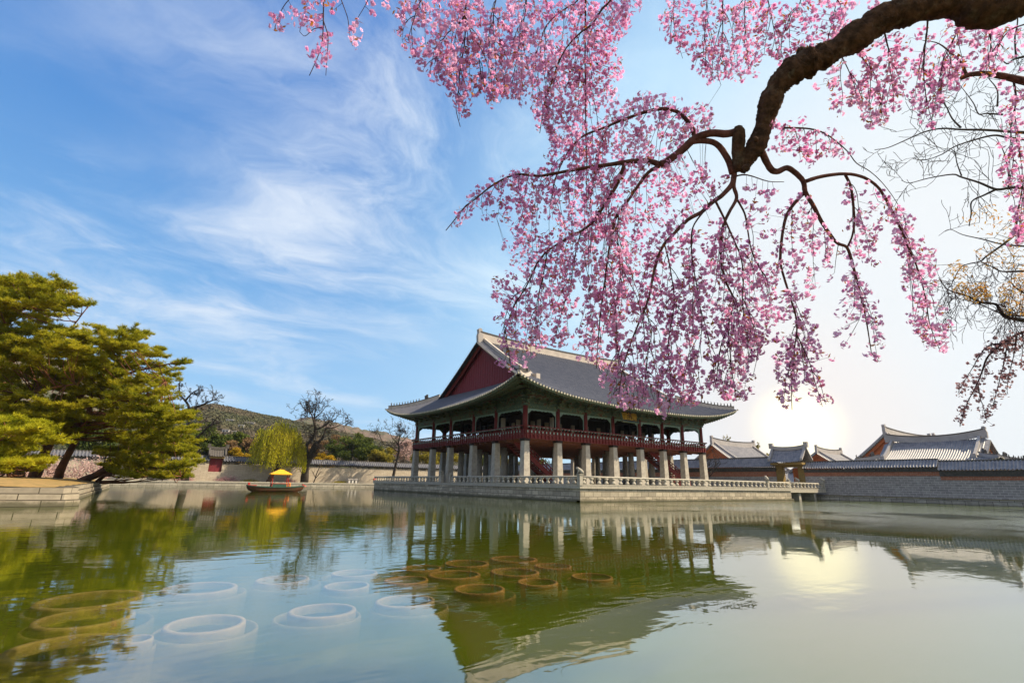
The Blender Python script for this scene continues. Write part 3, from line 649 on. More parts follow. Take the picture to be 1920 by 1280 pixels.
# scalloped painted trim along the head and sides of each opening
def trim(L):
    m = MB(); n = 26; t = np.linspace(0, 1, n); u = 0.36+(L-0.72)*t
    e_ = np.minimum(t, 1-t)*(L-0.72)
    dep = 0.13+0.10*np.abs(np.sin(t*math.pi*7))+0.55*np.clip(1-e_/0.75, 0, 1)**2
    for i in range(n-1):
        m.add([(u[i],-.04,-.005),(u[i+1],-.04,-.005),(u[i+1],-.04,-dep[i+1]),(u[i],-.04,-dep[i]),(u[i],.04,-.005),(u[i+1],.04,-.005),(u[i+1],.04,-dep[i+1]),(u[i],.04,-dep[i])], [(0,3,2,1),(4,5,6,7),(3,7,6,2)])
    for x_ in (0.31, L-0.37): m.box(x_, x_+0.07, -0.04, 0.04, -2.1, -0.006)
    return m
for a, b in zip(PX[:-1], PX[1:]):
    for y in (0, LY): o = trim(b-a).build('opening_trim', 'teal_paint', pav); o.location = (a, y, ZB)
for a, b in zip(PY[:-1], PY[1:]):
    for x in (0, LX): o = trim(b-a).build('opening_trim', 'teal_paint', pav); o.location = (x, a, ZB); o.rotation_euler = (0, 0, math.pi/2)
# pale inner posts of the raised middle floor
m = MB(); m.box(-0.30, 0.30, -0.08, 0.08, 0, 2.3); pn = m.build('inner_panel', 'tan_panel', pav)
for i in range(0, 7):
    xm = (PX[i]+PX[i+1])/2
    for dx in (-1.2, 1.2): put(pn, (xm+dx, PY[1]+0.4, ZS+0.75))
for j in (0, 1):
    for dy in (-1.3, 1.3): put(pn, (PX[1]+0.5, (PY[j]+PY[j+1])/2+dy, ZS+0.75), math.pi/2)
m = MB(); m.box(PX[1]+0.2, PX[6]-0.2, PY[1]+0.8, PY[4]-0.2, ZS+0.32, ZS+0.7); m.build('raised_floor', 'floor_wood', pav)
m = MB(); m.box(PX[1]+0.9, PX[5]-0.2, PY[1]+0.85, PY[1]+0.95, ZS+0.705, ZB+1.2); m.box(PX[1]+0.9, PX[1]+1.0, PY[1]+0.96, PY[2]+0.2, ZS+0.705, ZB+1.2); m.build('folding_doors', 'dark_wood', pav)
# two red stairs
def stair(x0, x1, y0, y1, flip):
    n = 17; m = MB()
    for i in range(n):
        t0, t1 = i/n, (i+1)/n; xa, xb = x0+(x1-x0)*t0, x0+(x1-x0)*t1
        m.box(min(xa, xb)-0.05, max(xa, xb), y0, y1, ZS+(ZT-ZS)*t1, ZS+(ZT-ZS)*t1+0.08)
    s = m.build('staircase', 'floor_wood', pav)
    for y in (y0-0.1, y1+0.1):
        m = MB(); A = np.array([x0, y, ZS]); B = np.array([x1, y, ZT+0.1])
        m.sweep([A, B], 0.12, 0.75, -0.45); m.build('stringer', 'red_wood', s)
        m = MB(); m.sweep([A, B], 0.09, 0.10, 1.0)
        for t in np.linspace(0.02, 0.98, 12): q = A+(B-A)*t; m.box(q[0]-0.05, q[0]+0.05, y-0.05, y+0.05, q[2]+0.25, q[2]+1.02)
        m.sweep([A, B], 0.06, 0.18, 0.5)
        m.build('handrail', 'red_wood', s)
stair(PX[0]+1.0, PX[1]+3.2, PY[1]-2.4, PY[1]-0.9, 0)
stair(PX[5]-0.2, PX[7]-0.2, PY[0]+2.4, PY[0]+4.0, 0)
# roof
rf, zfun = hip_gable(pav, -4.1, LX+4.1, -4.1, LY+4.1, 10.85, 2.25, 6.0, 0.50, 0.0048, 6.4, 0.44, 1.0, 'tile', 'plaster', 'gable_wood', 4.1, 14, 11, 1.25)
m = MB(); q = ony(1047, 656, LY/2); m.tube([(q[0], LY/2, q[2]-0.5), (q[0], LY/2, q[2]+1.6)], 0.03, 5); m.build('lightning_rod', 'iron', rf)
# name board hung under the front eave, three gold characters read from the right
NBQ = ony(1180, 782, -2.1)
nb = empty('name_board', NBQ, 0); nb.parent = pav; nb.rotation_euler = (R(-14), 0, 0)
m = MB(); m.box(-1.45, 1.45, -0.05, 0.05, -0.62, 0.62); o = m.build('board', 'black_board', nb)
m = MB()
for b in ((-1.6, 1.6, -0.12, 0.06, 0.62, 0.76), (-1.6, 1.6, -0.12, 0.06, -0.76, -0.62), (-1.6, -1.452, -0.12, 0.06, -0.62, 0.62), (1.452, 1.6, -0.12, 0.06, -0.62, 0.62)): m.box(*b)
m.build('frame', 'green_paint', nb)
for k_, ch in enumerate('\u6a13\u6703\u6176'):
    tc = bpy.data.curves.new('lettering', 'FONT'); tc.body = ch; tc.size = 1.15; tc.align_x = 'CENTER'; tc.align_y = 'CENTER'; tc.extrude = 0.02; tc.offset = 0.012
    tmp = bpy.data.objects.new('lettering_curve', tc); me = bpy.data.meshes.new_from_object(tmp); bpy.data.objects.remove(tmp); me.materials.clear(); me.materials.append(MAT['gold_paint']); o = link('lettering', me, nb); o.location = ((k_-1)*0.95, -0.075, 0); o.rotation_euler = (R(90), 0, 0)

# terrace
TX0, TY0 = -1.414, -10.635
TX1 = ony(1484, 930, TY0)[0]; TY1 = 44.0
TYS = onx(843, 915, TX0)[1]              # landing stair beside this line
ter = empty('stone_terrace', (0, 0, 0), 0, 'broad terrace of cut granite blocks rising from the pond under the pavilion', 'terrace')
m = MB(); m.box(TX0, TX1, TY0, TYS, -0.9, 1.20); m.box(TX0+0.45, TX1, TYS+0.002, TY1, -0.9, 1.20); m.build('wall', 'terrace_blocks', ter)
m = MB(); m.box(TX0-0.14, TX1+0.14, TY0-0.14, TYS+0.1, 1.202, ZT); m.box(TX0+0.31, TX1+0.14, TYS+0.102, TY1+0.14, 1.202, ZT); m.build('coping', 'pale_stone', ter)
m = MB()
for i in range(5): m.box(TX0-0.05+0.09*i, TX0+0.45, TYS+0.15, TYS+3.0, -0.9, 0.28+0.24*i-0.02)
m.build('landing_steps', 'terrace_blocks', ter)
m = MB()
for x0, y0, x1, y1 in ((TX0-0.3, TY0-0.3, TX1, TY0+0.2), (TX0-0.3, TY0-0.28, TX0+0.2, TYS)):
    m.box(x0, x1, y0, y1, -0.9, 0.16 if x1 > 10 else 0.157)
m.build('footing', 'terrace_blocks', ter)
BAL = [(0.15, 0), (0.26, 0.06), (0.30, 0.14), (0.17, 0.26), (0.13, 0.33), (0.20, 0.42), (0.31, 0.52), (0.24, 0.58), (0.10, 0.60)]
m = MB(); m.lathe([(r*0.9, z) for r, z in BAL], 8, (0, 0, 0), 1.0, 0.62); bal_mesh = None
def beast(m, c, s=1.0, yaw=0.0):
    """squat seated stone animal on its post"""
    ca, sa = math.cos(yaw), math.sin(yaw)
    path = [(-0.26,0,0.02),(-0.24,0,0.20),(-0.10,0,0.36),(0.06,0,0.46),(0.18,0,0.60),(0.30,0,0.62),(0.42,0,0.55)]; rad = [0.16,0.21,0.22,0.20,0.15,0.16,0.09]
    def w(p): return (c[0]+s*(p[0]*ca-p[1]*sa), c[1]+s*(p[0]*sa+p[1]*ca), c[2]+s*p[2])
    m.tube([w(p) for p in path], [r*s for r in rad], 8)
    for sy in (-0.11, 0.11): m.tube([w((0.14,sy,0.42)), w((0.20,sy,0.2)), w((0.24,sy,0.0))], [0.08*s,0.06*s,0.07*s], 6); m.tube([w((0.2,sy,0.7)), w((0.16,sy*1.3,0.8))], [0.05*s,0.02*s], 5)
def balustrade(p0, p1, label, posts=(), beasts=(), first_bal=[None], n=None):
    p0 = np.array(p0, float); p1 = np.array(p1, float); L = np.linalg.norm(p1-p0); a = math.atan2(p1[1]-p0[1], p1[0]-p0[0])
    e = empty('stone_balustrade', (*p0, ZT), a, label, 'balustrade')
    m = MB(); m.box(0, L, -0.16, 0.16, 0.004, 0.12); m.build('base_rail', 'pale_stone', e)
    m = MB(); k = np.linspace(0, L, max(3, int(L/3)+1)); m.tube(np.stack([k, k*0, k*0+0.79], 1), 0.105, 8); m.build('top_rail', 'pale_stone', e, True)
    c = int(L/1.0) if n is None else n
    for i in range(c):
        x = L*(i+0.5)/c
        if first_bal[0] is None:
            m = MB(); m.lathe([(r*0.95, z) for r, z in BAL], 8, (0,0,0), 1.0, 0.55); o = m.build('baluster', 'pale_stone', e, True); first_bal[0] = o; o.location = (x, 0, 0.115)
        else: copy(first_bal[0], e, (x, 0, 0.115), 0)
    for x, hgt, bst in posts:
        m = MB(); m.box(x-0.2, x+0.2, -0.2, 0.2, 0.006, hgt); m.box(x-0.25, x+0.25, -0.25, 0.25, hgt+0.002, hgt+0.09); pst = m.build('post', 'pale_stone', e)
        m = MB()
        if bst: beast(m, (x, 0, hgt+0.09), 0.85, bst)
        else: m.lathe([(0.16, hgt+.09), (0.22, hgt+0.2), (0.12, hgt+0.34), (0.02, hgt+0.42)], 8, (x, 0, 0))
        m.build('animal_statue' if bst else 'bud_finial', 'pale_stone', pst, True)
    return e
LR = TX1-TX0
balustrade((TX0, TY0), (TX1-0.2, TY0), 'long sunlit stone balustrade along the front right edge of the terrace', [(0.0, 0.95, 2.4), (LR-6.0, 0.9, 1.0)])
balustrade((TX0, TY0+0.3), (TX0, TYS-0.2), 'shaded stone balustrade along the left terrace edge next to its animal corner post', [(TYS-TY0-0.5, 0.9, None)])
balustrade((TX0+0.45, TYS+3.2), (TX0+0.45, TY1), 'far stone balustrade beyond the landing steps at the left terrace end', [(0.0, 0.95, 2.0)])
balustrade((TX0+0.5, TY1), (TX1, TY1), 'rear stone balustrade at the back edge of the terrace behind the columns')
# bridge to the palace side
bx1 = EX+0.4
br = empty('stone_bridge', (0, 0, 0), 0, 'flat stone slab bridge between the terrace and the palace gate', 'bridge')
m = MB(); m.box(TX1+0.15, bx1, TY0+0.1, TY0+4.2, 1.0, 1.45); m.build('deck', 'pale_stone', br)
for t in (0.3, 0.72):
    m = MB(); xx = TX1+(bx1-TX1)*t; m.box(xx-0.3, xx+0.3, TY0+0.4, TY0+3.9, -0.9, 0.998); m.build('pier', 'granite', br)
balustrade((TX1+0.1, TY0+0.3), (bx1-0.3, TY0+0.3), 'short stone balustrade on the near edge of the slab bridge', [(0.1, 1.0, None), (bx1-TX1-0.4, 1.0, 1.6)])
balustrade((TX1+0.1, TY0+4.0), (bx1-0.3, TY0+4.0), 'short stone balustrade on the far edge of the slab bridge', [(bx1-TX1-0.4, 1.0, 1.6)])

# ------------------------------------------------------------------ palace side on the right
WX = EX+1.6
def zat(px, py, X=WX-0.6): return float(onx(px, py, X)[2])
gy = float(onx(1482, 870, WX)[1])       # gate axis
ys = float(onx(1765, 890, WX)[1])       # where the wall steps down
zs1 = (0.55, zat(1640, 892), zat(1640, 884.5), zat(1640, 877), zat(1640, 862.0, WX))
zs2 = (0.55, zat(1840, 900.0), zat(1840, 892.5), zat(1840, 881), zat(1840, 861.5, WX))
tiled_wall('palace_wall', (WX, gy-2.3), (WX, ys), zs1, 1.1, 'grey brick palace wall with red band and striped tile cap right of the small gate', 0.36, ('grey_brick', 'red_brick'))
tiled_wall('palace_wall', (WX, ys), (WX, -60), zs2, 1.1, 'lower grey brick palace wall section at the far right edge with striped tile cap', 0.36, ('grey_brick', 'red_brick'))
zs3 = (0.55, zat(1380, 893), zat(1380, 884), zat(1380, 876), zat(1380, 858, WX))
tiled_wall('palace_wall', (WX, BY), (WX, gy+2.3), zs3, 1.1, 'palace wall left of the small gate, seen beneath and behind the pavilion', 0.36, ('grey_brick', 'red_brick'))
# small gate
ge = empty('palace_gate', (WX, gy, 0), 0, 'small tile roofed gate with square posts at the end of the bridge', 'gate')
for y in (-1.75, 1.75):
    m = MB(); m.box(-0.45, 0.45, y-0.5, y+0.5, 0.6, zat(1482, 869)); m.build('post', 'ochre_paint', ge)
m = MB(); m.box(-0.3, 0.3, -1.24, 1.24, zat(1482, 872)-0.3, zat(1482, 869)); m.build('lintel', 'ochre_paint', ge)
m = MB(); m.box(0.5, 0.6, -1.24, 0.0, 0.62, zat(1482, 873)-0.3); m.build('door_leaf', 'orange_wood', ge)
def gable_roof(e, L, Wd, ze, zr, period, tile='palace_tile', rm='grey_plaster'):
    """plain two-slope tiled roof, ridge along local x"""
    m = MB(); n = int(L/period)*6; u = np.linspace(-L/2, L/2, n+1); pr = 0.10*np.maximum(0, np.cos(2*math.pi*u/period))**0.6
    lf = 0.25*(np.abs(u)/(L/2))**2.5
    for s in (-1, 1):
        Pt = np.zeros((n+1, 8, 3))
        for j, t in enumerate(np.linspace(0, 1, 8)): Pt[:, j, 0] = u; Pt[:, j, 1] = s*Wd/2*(1-t); Pt[:, j, 2] = ze+(zr-ze)*(0.72*t+0.28*t*t)+pr+lf
        m.sheet(Pt if s < 0 else Pt[::-1])
    r = m.build('roof', tile, e, True)
    m = MB(); xs = np.linspace(-L/2, L/2, 9); m.sweep(np.stack([xs, xs*0, zr-0.1+0.3*np.abs(xs/(L/2))**2.2], 1), 0.4, 0.6); 
    for s in (-1, 1): m.box(s*L/2-0.3, s*L/2+0.3, -0.25, 0.25, zr+0.3, zr+1.15)
    m.build('ridge', rm, r)
    for s in (-1, 1):
        for sy in (-1, 1):
            m = MB(); t = np.linspace(0, 1, 6); m.sweep(np.stack([t*0+s*(L/2-0.2), sy*Wd/2*(1-t*0.97), ze+(zr-ze)*(0.72*t+0.28*t*t)+0.25], 1), 0.35, 0.35); m.build('verge_ridge', rm, r)
    m = MB(); m.box(-L/2+0.3, L/2-0.3, -Wd/2+0.3, Wd/2-0.3, ze-0.35, ze-0.02); m.build('eaves', 'ochre_paint', r)
    return r
r_ = gable_roof(ge, 5.6, 3.6, zat(1482, 867), zat(1480, 843, WX), 0.36); r_.rotation_euler = (0, 0, math.pi/2)

def hall_x(label, gx, apex_px, half, ridge_len, ze_drop, period, k, gmat='orange_wood', gi=3.2, figs=0):
    """hall whose gable faces the pond (ridge running away along +x); apex pixel gives ridge height and position"""
    q = onx(*apex_px, gx)
    Wd = half+gi; a = 0.46; b = 0.012
    topz = q[2]-1.25*k*1.2
    zE = topz-(a*Wd+b*Wd*Wd)
    e = empty('palace_hall', (gx-gi, q[1], 0), 0, label, 'palace hall')
    hip_gable(e, 0, ridge_len+2*gi, -Wd, Wd, zE, 1.3, 4.0, a, b, gi, period, k, 'palace_tile', 'grey_plaster', gmat, 2.2, 10, figs, 1.25, samp=6)
    m = MB(); m.box(2.2, ridge_len+2*gi-2.2, -Wd+2.2, Wd-2.2, 0.6, zE+1.2); m.build('wall', 'pale_brick', e)
    m = MB()
    for yy in np.linspace(-Wd+2.2, Wd-2.2, 6): m.box(2.05, 2.45, yy-0.2, yy+0.2, 0.6, zE+1.0)
    m.build('column', 'red_wood', e)
    return e
hall_x('palace hall with reddish gable rising behind the wall just right of the pavilion', 66, (1334, 820), 8.6, 17, 0, 0.34, 0.9, gi=5.6, figs=0)
hall_x('tall palace hall with broad orange gable, highest roof behind the wall', 84, (1657, 800), 12.5, 26, 0, 0.34, 1.0, gi=6.5, figs=7)
hall_x('small palace hall with low gable directly right of the little gate', 74, (1530, 837), 6.2, 11, 0, 0.34, 0.75, gi=5.0)
hall_x('distant palace hall showing only its gable tip above the nearest hall roof', 120, (1750, 815), 11, 14, 0, 0.6, 0.9)
# nearest hall: ridge parallel to the wall
XB = 62.0
q0 = onx(1662, 816, XB); q1 = onx(1846, 811, XB)
yL, yR = q0[1], q1[1]; Lr = yL-yR; zr = (q0[2]+q1[2])/2-0.85
e = empty('palace_hall', (XB, (yL+yR)/2, 0), math.pi/2, 'nearest palace hall with long blue grey striped tile slope above the wall', 'palace hall')
gi, Wd = 2.6, 7.4; a_, b_ = 0.40, 0.022
hip_gable(e, -Lr/2-gi, Lr/2+gi, -Wd, Wd, zr-(a_*Wd+b_*Wd*Wd)-0.2, 1.2, 4.0, a_, b_, gi, 0.30, 0.85, 'palace_tile', 'grey_plaster', 'orange_wood', 2.0, 12, 4, 1.1, sag=0.75)
zE_ = zr-(a_*Wd+b_*Wd*Wd)
m = MB(); m.box(-Lr/2-gi+2, Lr/2+gi-2, -Wd+2, Wd-2, 0.6, zE_+1.0); m.build('wall', 'pale_brick', e)
# a further roof at the right frame edge
q = onx(1935, 838, 72); e = empty('palace_hall', (72, q[1]-8, 0), math.pi/2, 'palace hall at the right frame edge, only a hip with ridge figures showing', 'palace hall')
hip_gable(e, -10, 10, -6.5, 6.5, q[2]-3.6, 1.2, 3.5, 0.42, 0.02, 2.6, 0.32, 0.85, 'palace_tile', 'grey_plaster', 'orange_wood', 2.0, 9, 6, 1.1)
m = MB(); m.box(-8, 8, -4.5, 4.5, 0.6, q[2]-2.6); m.build('wall', 'pale_brick', e)

# ------------------------------------------------------------------ far shore wall and its gate
WY = BY+7.5
def zfar(px, py): return float(ony(px, py, WY)[2])
zf_ = (0.8, zfar(640, 872)-0.6, zfar(640, 872)-0.35, zfar(640, 872), zfar(640, 863))
xg = float(ony(405, 865, WY)[0])
tiled_wall('garden_wall', (xg-1.3, WY), (-160, WY), zf_, 0.9, 'pale brick garden wall left of the dark red gate on the far shore', 0.55, ('pale_brick', 'pale_brick'), bands=False, tile='tile')
tiled_wall('garden_wall', (WX-0.8, WY), (xg+1.3, WY), zf_, 0.9, 'long pale brick garden wall with dark tile cap right of the dark red gate', 0.55, ('pale_brick', 'pale_brick'), bands=False, tile='tile')
ge = empty('garden_gate', (xg, WY, 0), 0, 'dark red wooden gate with small tiled roof in the far wall', 'gate')
zt_ = zfar(405, 860); m = MB()
zd_ = zfar(405, 884); m.box(-0.98, -0.02, -0.1, 0.1, zd_, zt_); m.box(0.02, 0.98, -0.1, 0.1, zd_, zt_)
m.build('door_leaf', 'gable_wood', ge)
m = MB(); m.box(-1.29, 1.29, -0.44, 0.44, 0.8, zd_-0.004); m.build('threshold', 'pale_brick', ge)
for s in (-1, 1):
    m = MB(); m.box(s*1.14-0.15, s*1.14+0.15, -0.2, 0.2, zd_, zt_+0.2); m.build('post', 'red_wood', ge)
m = MB(); m.box(-1.45, 1.45, -0.15, 0.15, zt_+0.202, zt_+0.55); m.build('lintel', 'red_wood', ge)
gable_roof(ge, 3.6, 2.6, zt_+0.5, zt_+2.1, 0.5, 'dark_tile', 'dark_tile')
# small white box and stone seat on the far bank
q = ony(661, 898, BY+2.5); e = empty('stone_bench', (q[0], q[1], 0.86), 0, 'small white stone bench with two openings on the far bank', 'bench')
m = MB()
for x in (-0.85, 0, 0.85): m.box(x-0.2, x+0.2, -0.4, 0.4, 0, 0.85)
m.build('leg', 'white_paint', e); m = MB(); m.box(-1.25, 1.25, -0.5, 0.5, 0.852, 1.1); m.build('seat', 'grey_plaster', e)
q = ony(704, 895, BY+2.0); e = empty('lamp_box', (q[0], q[1], 0.86), 0, 'tiny white box with red roof on the far bank near the terrace corner', 'box')
m = MB(); m.box(-0.4, 0.4, -0.4, 0.4, 0, 0.9); m.build('body', 'white_paint', e); m = MB(); m.taper(0, 0, 0.902, 1.5, 1.2, 0.3); m.build('roof', 'boat_red', e)

# ------------------------------------------------------------------ island on the left
c0 = gnd(120, 949); c1 = gnd(146, 940)
IX = -38.6; IY0 = float(c0[1]); IX0 = float(c0[0])
ie = empty('island_wall', (0, 0, 0), 0, 'sunlit three course stone wall round the pine island at the left edge', 'wall')
loop = [(-110, IY0), (IX0, IY0), (IX0+0.55, IY0+0.8), (IX, IY0+6), (IX, 40), (-110, 40)]
for k in range(3):
    z0, z1 = (-0.9, 0.32) if k == 0 else (0.32*k, 0.32*(k+1)); ins = 0.10*k; m = MB()
    lp = [(x-(ins if x > -100 else 0), y+(ins if y < 20 else -ins)) for x, y in loop]; n_ = len(lp)
    m.add([(x, y, z0) for x, y in lp]+[(x, y, z1-0.004) for x, y in lp], [(i,(i+1)%n_,n_+(i+1)%n_,n_+i) for i in range(n_)]+[tuple(range(n_, 2*n_))])
    m.build('stone_course', 'bank_blocks', ie)
m = MB(); nx, ny = 60, 50
Pt = np.zeros((nx, ny, 3))
for i, x in enumerate(np.linspace(-109, IX-0.45, nx)):
    for j, y in enumerate(np.linspace(IY0+0.45, 39.5, ny)):
        xx = min(x, IX0-0.25+max(0, min(1, (y-IY0-0.4)/5))*(IX-IX0-0.2))
        d = min(xx+109, IX-xx, y-IY0, 39.9-y); Pt[i, j] = (xx, y, 0.965+0.45*(1-math.exp(-max(0, d-0.4)/3))+0.05*math.sin(x*2.1)*math.sin(y*1.7))
m.sheet(Pt); tag(m.build('island_ground', 'lawn_dry', None, True), kind='structure')

# ------------------------------------------------------------------ boat
bp = gnd(516, 921.5); Lb = 8.6
boat = empty('boat', (bp[0], bp[1], 0), R(-2), 'wooden boat with yellow canopy moored on the far side of the pond', 'boat')
boat.scale = (0.80, 0.80, 0.80)
m = MB(); n = 15; t = np.linspace(-1, 1, n); sec = []
for a in t:
    wd = 1.05*(1-abs(a)**3.2*0.72); kz = -0.25+0.62*max(0, abs(a)-0.62)**1.4*3.2; sh = 0.72+0.22*abs(a)**3
    sec.append([(a*Lb/2*1.0, -wd, sh), (a*Lb/2*(1-0.02), -wd*0.92, (sh+kz)/2), (a*Lb/2*0.93, -wd*0.62, kz), (a*Lb/2*0.93, wd*0.62, kz), (a*Lb/2*0.98, wd*0.92, (sh+kz)/2), (a*Lb/2, wd, sh)])
m.sheet(np.array(sec)); m.add([p for p in sec[0]], [tuple(range(6))]); m.add([p for p in sec[-1]], [tuple(range(6))]); m.build('hull', 'boat_hull', boat)
m = MB()
for s in (-1, 1): m.sweep([(a*Lb/2, s*1.05*(1-abs(a)**3.2*0.72), 0.68+0.22*abs(a)**3) for a in t], 0.14, 0.14)
m.build('gunwale', 'boat_green', boat)
m = MB(); m.add([(a*Lb/2*0.97, s*1.0*(1-abs(a)**3.2*0.72), 0.60) for s in (-1, 1) for a in t], [(i, i+1, n+i+1, n+i) for i in range(n-1)]); m.build('deck', 'floor_wood', boat)
m = MB(); m.add([(4.0,-.28,.86),(4.0,.28,.86),(4.72,.12,.86),(4.72,-.12,.86),(4.05,-.22,1.25),(4.05,.22,1.25),(4.6,.08,1.0),(4.6,-.08,1.0)], [(0,1,2,3),(4,5,6,7),(0,3,7,4),(1,5,6,2),(0,4,5,1),(3,2,6,7)]); m.build('stern_block', 'boat_red', boat)
m = MB(); m.box(-4.1, -2.9, -0.42, 0.42, 0.84, 1.02); m.box(-4.15, -3.85, -0.3, 0.3, 1.022, 1.4); m.build('bow_platform', 'boat_red', boat)
cx0, cx1 = -0.75, 1.65
for x in (cx0, cx1):
    for y in (-0.75, 0.75): m = MB(); m.tube([(x, y, 0.6), (x, y, 2.85)], 0.06, 6); m.build('canopy_post', 'boat_red', boat)
m = MB(); cxm = (cx0+cx1)/2
m.add([(cx0-.4,-1.15,2.8),(cx1+.4,-1.15,2.8),(cx1+.4,1.15,2.8),(cx0-.4,1.15,2.8),(cxm-.25,-.2,3.5),(cxm+.25,-.2,3.5),(cxm+.25,.2,3.5),(cxm-.25,.2,3.5),(cx0-.4,-1.15,2.66),(cx1+.4,-1.15,2.66),(cx1+.4,1.15,2.66),(cx0-.4,1.15,2.66)],
      [(0,1,5,4),(1,2,6,5),(2,3,7,6),(3,0,4,7),(4,5,6,7),(8,9,1,0),(9,10,2,1),(10,11,3,2),(11,8,0,3)]); m.build('canopy', 'canopy_yellow', boat)
m = MB(); m.box(cx0, cx1-0.2, -0.78, -0.70, 0.75, 1.25); m.box(cx0, cx1-0.2, 0.70, 0.78, 0.75, 1.25); m.build('side_panel', 'boat_green', boat)
m = MB(); m.box(cx0, cx1-0.2, -0.80, -0.68, 1.252, 1.33); m.box(cx0, cx1-0.2, 0.68, 0.80, 1.252, 1.33); m.box(cx0, cx1-0.2, -0.80, -0.68, 0.62, 0.748); m.build('rail', 'boat_red', boat)
m = MB()
for x in (1.45, 1.95): m.lathe([(0.16, 0.6), (0.2, 0.8), (0.13, 1.15), (0.18, 1.3), (0.05, 1.45)], 8, (x, -0.6, 0))
m.build('carved_ornament', 'boat_orange', boat, True)

# ------------------------------------------------------------------ lotus tubs under the water
TUBS = [(385,1168,145,'pale submerged lotus tub in open water, largest and nearest of the pale ones','p'),
 (605,1143,122,'pale submerged lotus tub with dark rim notch right of the largest pale tub','p'),
 (375,1101,130,'pale submerged lotus tub behind the largest pale tub','p'),
 (530,1085,98,'pale submerged lotus tub below the reflection of the bare tree','p'),
 (650,1097,88,'pale submerged lotus tub, front one of a pair beside the ripples','p'),
 (665,1073,84,'pale submerged lotus tub, rear one of a pair beside the ripples','p'),
 (760,1125,112,'lotus tub half in the dark roof reflection and half in the pale sky reflection','p'),
 (250,1197,66,'pale submerged lotus tub partly behind the nearest green tub at the left','p'),
 (130,1212,200,'greenish lotus tub nearest the left frame corner, under the pine reflection','g'),
 (160,1157,165,'greenish lotus tub in the middle of three under the pine reflection','g'),
 (170,1122,180,'greenish lotus tub rearmost of three under the pine reflection','g'),
 (899,1103,102,'dark lotus tub nearest the camera in the pavilion reflection','d'),
 (1008,1090,82,'dark lotus tub right of the nearest one in the pavilion reflection','d'),
 (1110,1080,82,'dark lotus tub standing apart at the right end of its cluster','d'),
 (875,1055,88,'dark lotus tub at the back left of its cluster','d'),
 (965,1071,96,'dark lotus tub in the centre of its cluster','d'),
 (852,1076,100,'dark lotus tub with a bright water edge left of the cluster centre','d'),
 (963,1047,90,'dark lotus tub rearmost of its cluster under the column reflection','d'),
 (1037,1060,72,'small dark lotus tub at the back right of its cluster','d'),
 (790,1064,76,'dark lotus tub at the left edge of its cluster in the ripples','d'),
 (762,1086,86,'lotus tub at the rippled left border of the dark reflection','d')]
for px, py, wpx, lab, kd in TUBS:
    zr_ = -0.022; c = gnd(px, py, zr_); dep = float(np.dot(c-CAM, _f)); r = wpx*dep/FPX/2
    if wpx > 150: r = min(r, 0.62)
    e = empty('lotus_tub', (c[0], c[1], zr_), rng.uniform(0, 3), lab, 'lotus tub', 'round lotus tubs sunk in the pond')
    m = MB(); m.lathe([(r*0.96, -0.75), (r, -0.02), (r*0.985, 0.0), (r*0.87, 0.004), (r*0.85, -0.02), (r*0.83, -0.16)], 40, (0,0,0), 1.0, 0.94); TM = {'p': 'tub_clay', 'd': 'tub_algae', 'g': 'tub_mossy'}[kd]; m.build('tub', TM, e, True)
    m = MB(); m.lathe([(r*0.825, -0.30), (r*0.825, -0.10), (r*0.4, -0.085), (0.01, -0.09)], 24, (0,0,0), 1.0, 0.94); m.build('soil', 'tub_soil', e, True)
    m = MB(); q = r*1.30; o_ = (0.06, -0.05, -0.085)
    m.lathe([(q*0.97, -0.75), (q, -0.03), (q*0.98, 0.0), (q*0.93, 0.0), (q*0.91, -0.04), (q*0.90, -0.16)], 40, o_, 1.0, 0.94); m.build('outer_ring', TM, e, True)

# ------------------------------------------------------------------ hills
def hill(name, prof, D, depth, mat, label, base=0.0, rough=6.0):
    px = np.array([p[0] for p in prof], float); py = np.array([p[1] for p in prof], float)
    n = 260; xs = np.linspace(px[0], px[-1], n); ysm = np.interp(xs, px, py); nr = 26
    Pt = np.zeros((n, nr, 3))
    for i in range(n):
        d = ray(xs[i], ysm[i]); dh = np.array([d[0], d[1]])/np.hypot(d[0], d[1]); el = d[2]/np.hypot(d[0], d[1])
        top = CAM[2]+el*D
        for j, t in enumerate(np.linspace(-1, 1, nr)):
            rr = D+t*depth; sh = math.cos(t*math.pi/2)**1.2 if abs(t) < 1 else 0
            hh = base+(top-base)*sh
            hh += rough*sh*(0.5*math.sin(i*0.35+j*1.7)+0.35*math.sin(i*0.9-j*0.8)+rng.uniform(-.35, .35))*(0.25 if abs(t) < 0.08 else 0.6)
            Pt[i, j] = (CAM[0]+dh[0]*rr, CAM[1]+dh[1]*rr, hh-0.4)
    m = MB(); m.sheet(Pt); return tag(m.build(name, mat, None, True), kind='structure')
HPROF = [(-700,775),(-300,755),(100,782),(230,800),(330,784),(362,773),(400,768),(440,776),(480,785),(520,792),(560,801),(600,810),(650,820),(700,831),(760,843),(840,856),(920,867),(1050,882),(1250,896),(1500,912)]
hill('hill', HPROF, 620, 330, 'hill_woods', 'h')
hill('hill', [(420,815),(500,800),(545,790),(570,785),(600,788),(640,796),(680,807),(720,811),(760,822),(850,842),(950,862),(1100,880)], 1500, 500, 'hill_woods', 'h')
hill('hill', [(-900,700),(-500,640),(-200,600),(-60,615),(0,632),(35,640),(70,658),(130,690),(220,735),(320,780),(420,815)], 1700, 700, 'hill_woods', 'h', rough=18)
